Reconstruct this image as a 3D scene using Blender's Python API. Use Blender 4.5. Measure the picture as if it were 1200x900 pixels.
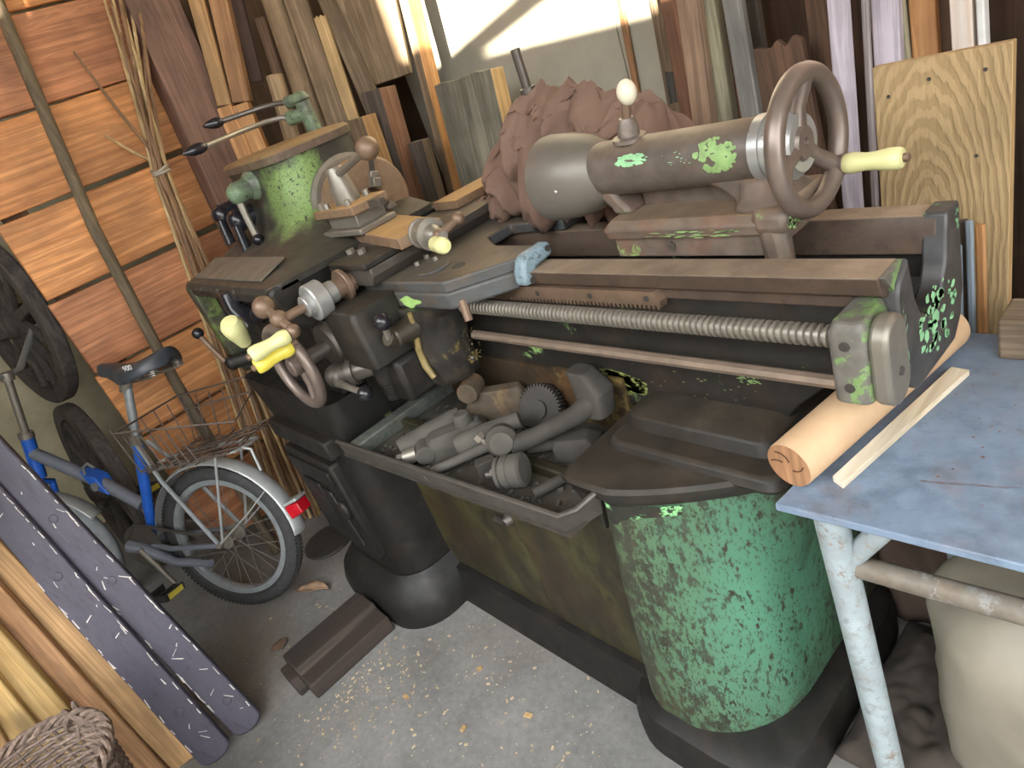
import bpy, bmesh, math, random
from mathutils import Vector, Matrix, Quaternion, noise as mnoise

random.seed(7)
for o in list(bpy.data.objects):
    bpy.data.objects.remove(o)
SC = bpy.context.scene
COL = SC.collection
PI = math.pi

# ------------------------------------------------------------------ camera
cam_data = bpy.data.cameras.new('camera')
cam = bpy.data.objects.new('camera', cam_data)
COL.objects.link(cam)
cam_data.sensor_width = 36.0
cam_data.lens = 804.2 / 1200 * 36.0
cam_data.clip_start = 0.02
CR = ((0.65044, 0.13473, -0.74726), (0.68508, -0.52938, 0.50086), (-0.32811, -0.83771, -0.43674))
cam.matrix_world = Matrix((
    (CR[0][0], -CR[0][1], -CR[0][2], 0.0),
    (CR[1][0], -CR[1][1], -CR[1][2], 0.0),
    (CR[2][0], -CR[2][1], -CR[2][2], 1.30),
    (0, 0, 0, 1)))
SC.camera = cam

# ------------------------------------------------------------------ world, sun, exposure
SUN_DIR = Vector((-2.0, 2.45, -0.60)).normalized()
world = bpy.data.worlds.new('sky')
SC.world = world
world.use_nodes = True
wn = world.node_tree
for n in list(wn.nodes):
    wn.nodes.remove(n)
w_out = wn.nodes.new('ShaderNodeOutputWorld')
w_bg = wn.nodes.new('ShaderNodeBackground')
w_bg.inputs['Color'].default_value = (0.96, 0.98, 1.0, 1)
w_bg.inputs['Strength'].default_value = 4.6
wn.links.new(w_bg.outputs[0], w_out.inputs[0])

sun_d = bpy.data.lights.new('sun', 'SUN')
sun_d.energy = 30.0
sun_d.angle = 0.005
sun_d.color = (1.0, 0.90, 0.74)
sun = bpy.data.objects.new('sun', sun_d)
COL.objects.link(sun)
sun.rotation_euler = SUN_DIR.to_track_quat('-Z', 'Y').to_euler()
sun.location = (4, -4, 4)

vs = SC.view_settings
vs.view_transform = 'Standard'
vs.look = 'None'
vs.exposure = 1.08
vs.gamma = 1.0
vs.use_curve_mapping = False


# ------------------------------------------------------------------ mesh building
class MB:
    def __init__(self):
        self.v = []
        self.f = []

    def add(self, vs_, fs, M=None):
        k = len(self.v)
        for p in vs_:
            p = Vector(p)
            self.v.append(M @ p if M is not None else p)
        for f in fs:
            self.f.append([i + k for i in f])
        return self

    def box(self, x0, x1, y0, y1, z0, z1, M=None):
        vs_ = [(x, y, z) for z in (z0, z1) for y in (y0, y1) for x in (x0, x1)]
        fs = [(0, 2, 3, 1), (4, 5, 7, 6), (0, 1, 5, 4), (2, 6, 7, 3), (0, 4, 6, 2), (1, 3, 7, 5)]
        return self.add(vs_, fs, M)

    def cbox(self, c, s, M=None):
        return self.box(c[0] - s[0] / 2, c[0] + s[0] / 2, c[1] - s[1] / 2, c[1] + s[1] / 2, c[2] - s[2] / 2, c[2] + s[2] / 2, M)

    def rev(self, prof, o, axis, seg=32, M=None):
        """revolve (t, r) pairs about the line through o along axis"""
        o = Vector(o)
        ax = Vector(axis).normalized()
        a = ax.orthogonal().normalized()
        b = ax.cross(a)
        vs_, fs, rings = [], [], []
        for t, r in prof:
            c = o + ax * t
            if r < 1e-6:
                rings.append([len(vs_)])
                vs_.append(c)
            else:
                ids = []
                for i in range(seg):
                    an = 2 * PI * i / seg
                    ids.append(len(vs_))
                    vs_.append(c + (a * math.cos(an) + b * math.sin(an)) * r)
                rings.append(ids)
        for A, B in zip(rings, rings[1:]):
            for i in range(seg):
                j = (i + 1) % seg
                if len(A) == 1 and len(B) == 1:
                    continue
                if len(A) == 1:
                    fs.append((A[0], B[j], B[i]))
                elif len(B) == 1:
                    fs.append((A[i], A[j], B[0]))
                else:
                    fs.append((A[i], A[j], B[j], B[i]))
        if len(rings[0]) > 1:
            fs.append(list(reversed(rings[0])))
        if len(rings[-1]) > 1:
            fs.append(list(rings[-1]))
        return self.add(vs_, fs, M)

    def cyl(self, p, q, r, r2=None, seg=20, bev=0.0, M=None):
        p, q = Vector(p), Vector(q)
        L = (q - p).length
        r2 = r if r2 is None else r2
        if bev:
            prof = [(0, r - bev), (bev, r), (L - bev, r2), (L, r2 - bev)]
        else:
            prof = [(0, r), (L, r2)]
        return self.rev(prof, p, q - p, seg, M)

    def sph(self, c, r, seg=20, rings=10, sc=(1, 1, 1), M=None):
        T = Matrix.Translation(Vector(c)) @ Matrix.Diagonal((sc[0], sc[1], sc[2], 1))
        prof = [(-r * math.cos(PI * i / rings), r * math.sin(PI * i / rings)) for i in range(rings + 1)]
        prof[0] = (-r, 0)
        prof[-1] = (r, 0)
        return self.rev(prof, (0, 0, 0), (0, 0, 1), seg, (M @ T) if M is not None else T)

    def tube(self, pts, r, seg=10, closed=False, M=None, up=None):
        pts = [Vector(p) for p in pts]
        n = len(pts)
        rs = r if isinstance(r, (list, tuple)) else [r] * n
        tang = []
        for i in range(n):
            if closed:
                t = pts[(i + 1) % n] - pts[i - 1]
            else:
                t = pts[min(i + 1, n - 1)] - pts[max(i - 1, 0)]
            tang.append(t.normalized())
        a = tang[0].orthogonal().normalized()
        vs_, fs = [], []
        for i in range(n):
            if i:
                q = tang[i - 1].rotation_difference(tang[i])
                a = (q @ a)
                a = (a - tang[i] * a.dot(tang[i])).normalized()
            b = tang[i].cross(a)
            for k in range(seg):
                an = 2 * PI * k / seg
                vs_.append(pts[i] + (a * math.cos(an) + b * math.sin(an)) * rs[i])
        m = n if closed else n - 1
        off = 0
        if closed:     # align seam
            q = tang[-1].rotation_difference(tang[0])
            a2 = q @ a
            best = 1e9
            for k in range(seg):
                d = (vs_[k] - (pts[0] + a2 * rs[0])).length
                if d < best:
                    best, off = d, k
        for i in range(m):
            for k in range(seg):
                k2 = (k + 1) % seg
                o2 = off if (closed and i == n - 1) else 0
                j = (i + 1) % n
                fs.append((i * seg + k, i * seg + k2, j * seg + (k2 + o2) % seg, j * seg + (k + o2) % seg))
        if not closed:
            fs.append(list(reversed(range(seg))))
            fs.append([(n - 1) * seg + k for k in range(seg)])
        return self.add(vs_, fs, M)

    def prism(self, poly, axis, a, b, M=None):
        """extrude a 2d polygon along axis from a to b. axis x: (y,z); y: (x,z); z: (x,y)"""
        def P(p, t):
            return {'x': (t, p[0], p[1]), 'y': (p[0], t, p[1]), 'z': (p[0], p[1], t)}[axis]
        n = len(poly)
        vs_ = [P(p, a) for p in poly] + [P(p, b) for p in poly]
        fs = [(i, (i + 1) % n, n + (i + 1) % n, n + i) for i in range(n)]
        fs.append(list(reversed(range(n))))
        fs.append([n + i for i in range(n)])
        return self.add(vs_, fs, M)

    def loft(self, rings, cap=True, M=None, closed=True):
        n = len(rings[0])
        vs_ = [p for r in rings for p in r]
        fs = []
        for i in range(len(rings) - 1):
            for k in range(n if closed else n - 1):
                k2 = (k + 1) % n
                fs.append((i * n + k, i * n + k2, (i + 1) * n + k2, (i + 1) * n + k))
        if cap and closed:
            fs.append(list(reversed(range(n))))
            fs.append([(len(rings) - 1) * n + k for k in range(n)])
        return self.add(vs_, fs, M)

    def mesh(self, name, off, angle=35):
        me = bpy.data.meshes.new(name)
        me.from_pydata([tuple(p - off) for p in self.v], [], self.f)
        bm = bmesh.new()
        bm.from_mesh(me)
        bmesh.ops.recalc_face_normals(bm, faces=bm.faces)
        bm.to_mesh(me)
        bm.free()
        for p in me.polygons:
            p.use_smooth = True
        me.set_sharp_from_angle(angle=math.radians(angle))
        return me

    def bounds(self):
        lo = Vector((min(p[i] for p in self.v) for i in range(3)))
        hi = Vector((max(p[i] for p in self.v) for i in range(3)))
        return lo, hi


LOC = {}      # where each object's origin lies, in the space its thing is built in


def build(mb, name, mat, parent=None, bevel=0.0, seg=2, angle=35, label=None, kind=None):
    lo, hi = mb.bounds()
    c = (lo + hi) / 2
    if parent is None:
        c.z = lo.z
    me = mb.mesh(name, c, angle)
    o = bpy.data.objects.new(name, me)
    COL.objects.link(o)
    me.materials.append(mat)
    if parent is not None:
        o.parent = parent
        o.location = c - LOC[parent.name]
    else:
        o.location = c
    LOC[o.name] = c
    if bevel:
        m = o.modifiers.new('bevel', 'BEVEL')
        m.width = bevel
        m.segments = seg
        m.limit_method = 'ANGLE'
        m.angle_limit = math.radians(40)
        m.harden_normals = False
    if label:
        o['label'] = label
    if kind:
        o['kind'] = kind
    return o


def tag(o, label, cat, group=None):
    o['label'] = label
    o['category'] = cat
    if group:
        o['group'] = group
    return o


def thing(name, label, cat, loc=(0, 0, 0), group=None, M=None, local=False):
    """Empty at the base of a thing; local=True: its parts are given in its own frame"""
    o = bpy.data.objects.new(name, None)
    COL.objects.link(o)
    o.empty_display_size = 0.05
    if M is not None:
        o.matrix_world = M
    else:
        o.location = loc
    LOC[o.name] = Vector((0, 0, 0)) if local else Vector(loc)
    return tag(o, label, cat, group)


def struct(o):
    o['kind'] = 'structure'
    return o


def rrect(x0, x1, y0, y1, r, z, n=6):
    """rounded rectangle ring at height z"""
    r = max(1e-4, min(r, (x1 - x0) / 2 - 1e-4, (y1 - y0) / 2 - 1e-4))
    pts = []
    for cx, cy, a0 in ((x1 - r, y1 - r, 0), (x0 + r, y1 - r, 90), (x0 + r, y0 + r, 180), (x1 - r, y0 + r, 270)):
        for i in range(n + 1):
            a = math.radians(a0 + 90 * i / n)
            pts.append((cx + r * math.cos(a), cy + r * math.sin(a), z))
    return pts


# ------------------------------------------------------------------ materials
MATS = {}


class NT:
    def __init__(self, name):
        self.m = bpy.data.materials.new(name)
        self.m.use_nodes = True
        self.t = self.m.node_tree
        self.b = self.t.nodes['Principled BSDF']
        self.co = None

    def n(self, typ, **kw):
        nd = self.t.nodes.new(typ)
        for k, v in kw.items():
            setattr(nd, k, v)
        return nd

    def link(self, a, b):
        self.t.links.new(a, b)

    def coords(self, scale=(1, 1, 1), rnd=True):
        tc = self.n('ShaderNodeTexCoord')
        mp = self.n('ShaderNodeMapping')
        mp.inputs['Scale'].default_value = scale
        self.link(tc.outputs['Object'], mp.inputs['Vector'])
        if rnd:
            oi = self.n('ShaderNodeObjectInfo')
            mu = self.n('ShaderNodeMath', operation='MULTIPLY')
            mu.inputs[1].default_value = 37.0
            self.link(oi.outputs['Random'], mu.inputs[0])
            cb = self.n('ShaderNodeCombineXYZ')
            for i in range(3):
                self.link(mu.outputs[0], cb.inputs[i])
            self.link(cb.outputs[0], mp.inputs['Location'])
        return mp.outputs[0]

    def noise(self, vec, scale, detail=4, rough=0.55, dist=0.0):
        nd = self.n('ShaderNodeTexNoise')
        nd.inputs['Scale'].default_value = scale
        nd.inputs['Detail'].default_value = detail
        nd.inputs['Roughness'].default_value = rough
        nd.inputs['Distortion'].default_value = dist
        self.link(vec, nd.inputs['Vector'])
        return nd.outputs['Fac']

    def ramp(self, fac, stops):
        nd = self.n('ShaderNodeValToRGB')
        e = nd.color_ramp.elements
        while len(e) < len(stops):
            e.new(0.5)
        for el, (p, c) in zip(e, stops):
            el.position = p
            el.color = (c[0], c[1], c[2], 1) if isinstance(c, (tuple, list)) else (c, c, c, 1)
        self.link(fac, nd.inputs['Fac'])
        return nd.outputs['Color']

    def mix(self, fac, a, b, mode='MIX'):
        nd = self.n('ShaderNodeMix', data_type='RGBA', blend_type=mode)
        for sock, val in ((nd.inputs[0], fac), (nd.inputs[6], a), (nd.inputs[7], b)):
            if hasattr(val, 'links'):
                self.link(val, sock)
            elif isinstance(val, (tuple, list)):
                sock.default_value = (val[0], val[1], val[2], 1)
            else:
                sock.default_value = val
        return nd.outputs[2]

    def bump(self, h, strength=0.2, dist=0.01):
        nd = self.n('ShaderNodeBump')
        nd.inputs['Strength'].default_value = strength
        nd.inputs['Distance'].default_value = dist
        self.link(h, nd.inputs['Height'])
        self.link(nd.outputs[0], self.b.inputs['Normal'])

    def color(self, c):
        if hasattr(c, 'links'):
            self.link(c, self.b.inputs['Base Color'])
        else:
            self.b.inputs['Base Color'].default_value = (c[0], c[1], c[2], 1)

    def rough(self, r):
        if hasattr(r, 'links'):
            self.link(r, self.b.inputs['Roughness'])
        else:
            self.b.inputs['Roughness'].default_value = r


def hexc(h):
    """sRGB hex to linear"""
    out = []
    for i in (0, 2, 4):
        c = int(h[i:i + 2], 16) / 255
        out.append(c / 12.92 if c <= 0.04045 else ((c + 0.055) / 1.055) ** 2.4)
    return tuple(out)


def wood(name, a, b, rough=0.8, grain=1.0, axis='z', bump=0.25, grey=None, knots=False, big=1.0):
    if name in MATS:
        return MATS[name]
    t = NT(name)
    ca, cb_ = hexc(a), hexc(b)
    s = {'z': (1, 1, .045), 'x': (.045, 1, 1), 'y': (1, .045, 1)}[axis]
    v = t.coords(s)
    n1 = t.noise(v, 95 * grain, 4, .65, .5)
    n2 = t.noise(v, 15 * grain, 4, .55, 1.6)
    n3 = t.noise(v, 38 * grain, 5, .6, 1.0)
    fine = t.ramp(n1, [(.36, 0.0), (.64, 1.0)])
    band = t.ramp(n2, [(.38, 0.0), (.62, 1.0)])
    lines = t.ramp(n3, [(.40, 0.0), (.47, 1.0), (.53, 1.0), (.60, 0.0)])
    f = t.mix(0.42, band, fine)
    col = t.mix(f, ca, cb_)
    col = t.mix(t.mix(1.0, lines, (.42, .42, .42), 'MULTIPLY'), col, tuple(x * .42 for x in cb_))
    v2 = t.coords((1, 1, 1))
    blot = t.ramp(t.noise(v2, 5.0 * big, 3, .6), [(.3, .70), (.7, 1.18)])
    col = t.mix(1.0, col, blot, 'MULTIPLY')
    if grey:
        g = t.ramp(t.noise(v, 9, 4, .6, .4), [(.42, 0.0), (.62, 1.0)])
        col = t.mix(g, col, hexc(grey))
    if knots:
        vo = t.n('ShaderNodeTexVoronoi')
        vo.inputs['Scale'].default_value = 4.2
        sk = {'z': (1, 1, .5), 'x': (.5, 1, 1), 'y': (1, .5, 1)}[axis]
        t.link(t.coords(sk), vo.inputs['Vector'])
        k = t.ramp(vo.outputs['Distance'], [(.0, 1.0), (.055, .8), (.11, 0.0)])
        col = t.mix(k, col, tuple(x * .32 for x in ca))
    t.color(col)
    t.rough(rough)
    t.bump(f, bump, .004)
    MATS[name] = t.m
    return t.m


def plain(name, c, rough=.5, metal=0.0, vary=.18, scale=25, bump=0.0, spec=.5):
    if name in MATS:
        return MATS[name]
    t = NT(name)
    c = hexc(c) if isinstance(c, str) else c
    v = t.coords()
    n = t.noise(v, scale, 4, .6)
    t.color(t.mix(1.0, c, t.ramp(n, [(.3, 1 - vary), (.7, 1 + vary)]), 'MULTIPLY'))
    r = t.ramp(t.noise(v, scale * .6, 3), [(.3, max(0.02, rough - .1)), (.7, min(1, rough + .1))])
    t.rough(r)
    t.b.inputs['Metallic'].default_value = metal
    t.b.inputs['Specular IOR Level'].default_value = spec
    if bump:
        t.bump(n, bump, .003)
    MATS[name] = t.m
    return t.m


def paint(name, dark, green, cover=.5, scale=9, rust='5b3a26', rust_amt=.5, rough=.55, chip=.5, dust=0.0, metal=0.0, seed=0.0,
          soft=.03, stretch=1.0, film=0.0, film_c='3a3824', focus=None, dust_c='8d7556', fine=1.0, clean=None):
    """old paint over grimy cast iron: cover = share of paint still showing; focus = (centre, radii) of the
    patch, in the part's own frame, where paint survives"""
    if name in MATS:
        return MATS[name]
    t = NT(name)
    tc = t.n('ShaderNodeTexCoord')
    mp = t.n('ShaderNodeMapping')
    mp.inputs['Location'].default_value = (seed, seed * .7, seed * 1.3)
    mp.inputs['Scale'].default_value = (1, 1, stretch)
    t.link(tc.outputs['Object'], mp.inputs['Vector'])
    v = mp.outputs[0]
    n1 = t.noise(v, scale, 8, .68, .3)
    base = n1
    if focus:
        fm = t.n('ShaderNodeMapping', vector_type='TEXTURE')
        fm.inputs['Location'].default_value = focus[0]
        fm.inputs['Scale'].default_value = focus[1]
        t.link(tc.outputs['Object'], fm.inputs['Vector'])
        ln = t.n('ShaderNodeVectorMath', operation='LENGTH')
        t.link(fm.outputs[0], ln.inputs[0])
        fall = t.n('ShaderNodeMapRange')
        fall.inputs['From Min'].default_value = .4
        fall.inputs['From Max'].default_value = 1.5
        fall.inputs['To Min'].default_value = .28
        fall.inputs['To Max'].default_value = -.40
        t.link(ln.outputs['Value'], fall.inputs['Value'])
        ad = t.n('ShaderNodeMath', operation='ADD')
        t.link(n1, ad.inputs[0])
        t.link(fall.outputs[0], ad.inputs[1])
        base = ad.outputs[0]
    th = .70 - .42 * cover
    m = t.ramp(base, [(max(0, th - soft), 0.0), (min(1, th + soft), 1.0)])
    sp = t.noise(v, scale * 6 * fine, 5, .68)
    lo = .40 + .14 * chip
    chips = t.ramp(sp, [(lo - .035, 0.0), (lo + .02, 1.0)])
    sp2 = t.noise(v, scale * 15 * fine, 3, .6)
    chips2 = t.ramp(sp2, [(.36 + .06 * chip, .35), (.42 + .06 * chip, 1.0)])
    m2 = t.mix(1.0, t.mix(1.0, m, chips, 'MULTIPLY'), chips2, 'MULTIPLY')
    dk = t.mix(t.ramp(t.noise(v, scale * 1.7, 5, .6), [(.5, 0.0), (.70, rust_amt)]), hexc(dark), hexc(rust))
    dk = t.mix(1.0, dk, t.ramp(t.noise(v, 40, 4), [(.3, .75), (.7, 1.25)]), 'MULTIPLY')
    gr = t.mix(t.ramp(t.noise(v, scale * .9, 4, .6), [(.35, 0.0), (.7, .7)]), hexc(green), tuple(x * .55 for x in hexc(green)))
    if film and not clean:
        gr = t.mix(t.ramp(t.noise(v, scale * .55, 5, .65, .5), [(.36, film), (.66, 0.0)]), gr, hexc(film_c))
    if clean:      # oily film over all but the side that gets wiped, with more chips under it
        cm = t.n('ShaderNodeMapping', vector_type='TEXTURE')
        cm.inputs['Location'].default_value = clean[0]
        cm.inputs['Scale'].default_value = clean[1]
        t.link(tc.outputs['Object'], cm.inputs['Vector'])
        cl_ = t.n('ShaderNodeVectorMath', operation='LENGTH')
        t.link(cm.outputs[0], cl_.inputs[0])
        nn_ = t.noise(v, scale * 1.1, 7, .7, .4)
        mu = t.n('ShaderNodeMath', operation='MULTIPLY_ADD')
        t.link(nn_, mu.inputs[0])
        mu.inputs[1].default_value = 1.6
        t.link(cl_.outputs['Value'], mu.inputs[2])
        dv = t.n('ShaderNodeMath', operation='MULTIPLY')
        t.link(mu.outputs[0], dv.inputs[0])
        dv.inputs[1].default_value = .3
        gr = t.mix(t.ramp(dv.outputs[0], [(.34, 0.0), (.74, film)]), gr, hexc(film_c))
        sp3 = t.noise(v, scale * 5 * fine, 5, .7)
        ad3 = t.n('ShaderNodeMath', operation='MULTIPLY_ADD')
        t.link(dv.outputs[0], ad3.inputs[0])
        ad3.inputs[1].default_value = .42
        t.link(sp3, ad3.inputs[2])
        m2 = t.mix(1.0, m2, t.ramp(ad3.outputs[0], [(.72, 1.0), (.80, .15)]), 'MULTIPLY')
    col = t.mix(m2, dk, gr)
    if dust:
        g = t.n('ShaderNodeNewGeometry')
        sx = t.n('ShaderNodeSeparateXYZ')
        t.link(g.outputs['Normal'], sx.inputs[0])
        up = t.ramp(sx.outputs['Z'], [(.6, 0.0), (.95, dust)])
        dn = t.ramp(t.noise(v, 14, 6, .68), [(.3, .35), (.65, 1.0)])
        col = t.mix(t.mix(1.0, up, dn, 'MULTIPLY'), col, hexc(dust_c))
    t.color(col)
    t.rough(t.ramp(t.noise(v, 18, 4), [(.3, rough - .08), (.7, min(1, rough + .15))]))
    t.b.inputs['Metallic'].default_value = metal
    t.b.inputs['Specular IOR Level'].default_value = .34
    t.bump(t.mix(.6, m2, n1), .22, .0015)
    MATS[name] = t.m
    return t.m


# ------------------------------------------------------------------ the shed: floor, walls, ceiling, daylight opening
def concrete(name, a, b, scale=6):
    t = NT(name)
    v = t.coords(rnd=False)
    n1 = t.noise(v, scale, 6, .6)
    n2 = t.noise(v, 60, 4, .7)
    n3 = t.noise(v, 1.7, 4, .6)
    col = t.mix(t.ramp(n1, [(.3, 0.0), (.7, 1.0)]), hexc(a), hexc(b))
    col = t.mix(1.0, col, t.ramp(n2, [(.3, .82), (.7, 1.12)]), 'MULTIPLY')
    col = t.mix(t.ramp(n3, [(.48, 0.0), (.68, .55)]), col, hexc('6d6155'))
    sp = t.noise(v, 150, 2, .5)
    col = t.mix(t.ramp(sp, [(.70, 0.0), (.74, .55)]), col, hexc('b8a88a'))
    t.color(col)
    t.rough(.9)
    t.bump(t.mix(.5, n2, n1), .35, .006)
    return t.m


M_CONC = concrete('concrete', '62625f', '7b7a77')
M_PLASTER = plain('plaster', '9d9479', .95, vary=.2, scale=7, bump=.3)
M_HARD = plain('hardboard', '9c9889', .8, vary=.10, scale=9, bump=.08)
M_DARKW = wood('dark_wall_wood', '3a2a1e', '554030', .9)

def slab(name, x0, x1, y0, y1, z0, z1, mat):
    return struct(build(MB().box(x0, x1, y0, y1, z0, z1), name, mat))

slab('floor', -3.6, 2.4, -1.0, 1.75, -.12, 0, M_CONC)
slab('ground', -9, 12, -9, 6, -.15, -.13, concrete('yard', '8d877a', 'a39c8c'))
wall_back = slab('wall_back', -3.6, 2.4, 1.62, 1.72, 0, 2.8, M_DARKW)
slab('wall_left', -3.6, -3.5, -1.0, 1.62, 0, 2.8, M_PLASTER)
slab('wall_right', 2.3, 2.4, .55, 1.62, 0, 2.8, M_PLASTER)
slab('ceiling', -3.6, 2.4, -1.0, 1.72, 2.8, 2.9, wood('pale_ceiling_boards', 'b09a78', '94805f', .8, 1, 'x'))
wf = MB()
wf.box(-3.6, -1.7, -1.0, -.9, 0, 2.8)
wf.box(2.2, 2.4, -1.0, -.9, 0, 2.8)
struct(build(wf, 'wall_front', M_PLASTER))
# added unseen wall outside, its top edge shaped to cut the low sun
no = MB()
no.prism([(-8, -.02), (11, -.02), (11, 2.5), (6.0, 2.75), (4.217, 2.832), (3.522, 2.873), (3.30, 2.89), (3.225, 2.89), (3.215, 3.7), (2.2, 3.7), (2.2, 3.15), (-8, 3.15)], 'y', -5.2, -5.0)
no.prism([(3.27, 2.885), (3.522, 2.873), (7.0, 3.556), (7.0, 3.68)], 'y', -5.05, -5.0)  # slanted bar added to throw the dark band between the sun patches
struct(build(no, 'wall_sun_mask', M_DARKW))

# hardboard panels on the back wall
hb = MB().box(-2.30, -1.306, 1.597, 1.618, 0, 2.3)
o = build(hb, 'hardboard_panel', M_HARD, wall_back, bevel=.001)
hb = MB().box(-1.302, -1.10, 1.597, 1.618, 0, 2.3)
o = build(hb, 'hardboard_panel', M_HARD, wall_back, bevel=.001)

# ------------------------------------------------------------------ horizontal plank partition at the left
W_ORANGE = wood('orange_plank', 'd0935a', 'a66a36', .6, 1.0, 'y', .2, knots=True)
W_ORANGE2 = wood('pink_plank', 'c08358', '935c38', .62, 1.0, 'y', .2, knots=True)
W_BATTEN = wood('batten_wood', '6a4a30', '4a3220', .85)
pm = MB().box(-2.60, -2.555, .24, .31, 0, 2.3)
part_root = struct(build(pm, 'wall_partition', W_BATTEN))
part_root.location.z = 0
zs = [0.03, .29, .545, .797, 1.055, 1.308, 1.556, 1.80, 2.05, 2.3]
for i, (a, b) in enumerate(zip(zs, zs[1:])):
    g = .006
    y0 = .205 + .008 * math.sin(i * 2.1)
    dz = .012 * math.sin(i * 1.7)
    mb = MB()
    mb.prism([(y0, a + g), (.97, a + g + dz), (.97, b - g + dz * .5), (y0, b - g)], 'x', -2.553, -2.525 + .004 * math.sin(i * 3.3))
    build(mb, 'plank', W_ORANGE if i % 3 else W_ORANGE2, part_root, bevel=.004)

slab('wall_corner', -2.60, -2.54, .975, 1.62, 0, 2.4, M_DARKW)

# ------------------------------------------------------------------ lathe materials
M_IRON = paint('grimy_iron', '25231f', '3f3f30', .12, 7, rust='3a2e25', rust_amt=.5, rough=.45, dust=.30, dust_c='544b3f', soft=.08)
M_IRON2 = paint('grimy_black_iron', '181715', '2a2b23', .10, 9, rust='2b221b', rust_amt=.5, rough=.5, soft=.08)
M_HEAD = paint('headstock_paint', '2f2d28', '7f9f5c', .50, 7, rust='43423a', rust_amt=.5, rough=.45, chip=.06, dust=.30, dust_c='5f574a', seed=2.2, soft=.10, film=.6, film_c='4c5034', focus=((.09, -.08, .04), (.14, .22, .10)), fine=2.2)
M_HUB = paint('lever_hub_paint', '4b4f46', '76906e', .45, 14, rust='5a5a50', rust_amt=.5, rough=.4, chip=.1, soft=.12)
M_COVER = paint('headstock_cover_paint', '54483c', '6d6a4c', .30, 8, rust='6f5a52', rust_amt=.8, rough=.5, dust=.9, dust_c='94784f', seed=1.0, soft=.08)
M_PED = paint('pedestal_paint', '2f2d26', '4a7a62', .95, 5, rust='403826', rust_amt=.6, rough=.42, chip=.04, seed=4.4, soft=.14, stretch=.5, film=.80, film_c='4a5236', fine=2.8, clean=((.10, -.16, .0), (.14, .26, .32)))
M_PANEL = paint('panel_paint', '28241a', '55562f', .36, 4, rust='3a2c1c', rust_amt=.8, rough=.42, chip=.3, seed=3.1, soft=.12, film=.5, film_c='2e2a1a', stretch=.6)
M_BED = paint('bed_paint', '211f1c', '8cb06a', .05, 8, rust='352820', rust_amt=.6, rough=.5, chip=.5, seed=6.0)
M_BEDEND = paint('bed_end_paint', '3f3e3d', '86c08a', .13, 12, rust='4a4a4c', rust_amt=.5, rough=.35, chip=.4, seed=8.3)
M_BRACKET = paint('bracket_paint', '5b5852', '74935a', .47, 16, rust='6e6c68', rust_amt=.5, rough=.42, chip=.2, seed=1.7, soft=.02, film=.3)
M_RAIL = plain('worn_rail_steel', '6f5f50', .5, .35, .2, 30)
M_RAILDUST = paint('rail_dust', '44382f', '54463b', .5, 10, rust='584638', rust_amt=.5, rough=.5, chip=.1, dust=.95, dust_c='94826e', soft=.1)
M_STEEL = plain('dull_steel', '7f7a70', .42, .5, .10, 40)
M_STEELD = plain('dark_steel', '57524c', .42, .5, .14, 40)
M_BRIGHT = plain('bright_steel', 'a3a4a2', .36, .6, .04, 40)
M_RUST = plain('rusty_steel', '74604f', .48, .4, .18, 30, bump=.1)
M_RUSTL = paint('rusty_tan_steel', '6f5a45', '86705a', .5, 14, rust='84563c', rust_amt=.6, rough=.5, chip=.1, dust=.85, dust_c='a98757', soft=.1)
M_SADDLE = paint('saddle_paint', '45433f', '4f5356', .5, 9, rust='55483a', rust_amt=.7, rough=.38, chip=.1, dust=.65, dust_c='6d604d', seed=5.5, soft=.1)
M_BLUE = paint('wiper_blue_paint', '5a6468', '849aa4', .65, 12, rust='5a6a5a', rust_amt=.5, rough=.35, chip=.2, soft=.06)
M_APRON = paint('apron_paint', '2a2826', '7a6c3e', .10, 14, rust='4c4336', rust_amt=.6, rough=.4, chip=.5, seed=9)
M_TAIL = paint('tailstock_paint', '544c45', '86ae6c', .10, 11, rust='56463e', rust_amt=.8, rough=.45, chip=.4, dust=.55, dust_c='857560', seed=12.0)
M_TAIL2 = paint('tailstock_base_paint', '5b5148', '86a860', .16, 9, rust='64483a', rust_amt=.8, rough=.45, chip=.4, dust=.6, dust_c='8f7a60', seed=3.7)
M_BELL = plain('bell_iron', '68635b', .5, .3, .12, 18, bump=.1)
M_WHEEL = plain('worn_wheel_iron', '72665e', .4, .45, .14, 22)
M_CREAM = plain('cream_plastic', 'c8c790', .35, 0, .06, 18)
M_YELLOW = plain('yellow_plastic', 'd6c74e', .35, 0, .06, 18)
M_IVORY = plain('ivory_plastic', 'c8c2ac', .4, 0, .08, 30)
M_BLACK = plain('black_bakelite', '1b1b20', .25, 0, .1, 18)
M_TRAY = paint('tray_iron', '33302c', '4d4a42', .2, 9, rust='4a3c2c', rust_amt=.5, rough=.6, dust=.3, dust_c='5c564c', soft=.1)
M_DUSTY = plain('dusty_iron', '4c4943', .8, .1, .16, 25, bump=.2)
M_DUSTY2 = plain('dusty_dark_iron', '37342f', .8, .1, .2, 22, bump=.25)

# ------------------------------------------------------------------ lathe
lathe = thing('metalworking_lathe', 'large old green painted metalworking lathe covered in grime and worn paint', 'lathe', (-1.15, .8, 0))
SY, SZ = .855, 1.054        # spindle line


def part(mb, name, mat, parent=None, bevel=0.0, **kw):
    return build(mb, name, mat, parent or lathe, bevel, **kw)


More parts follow.
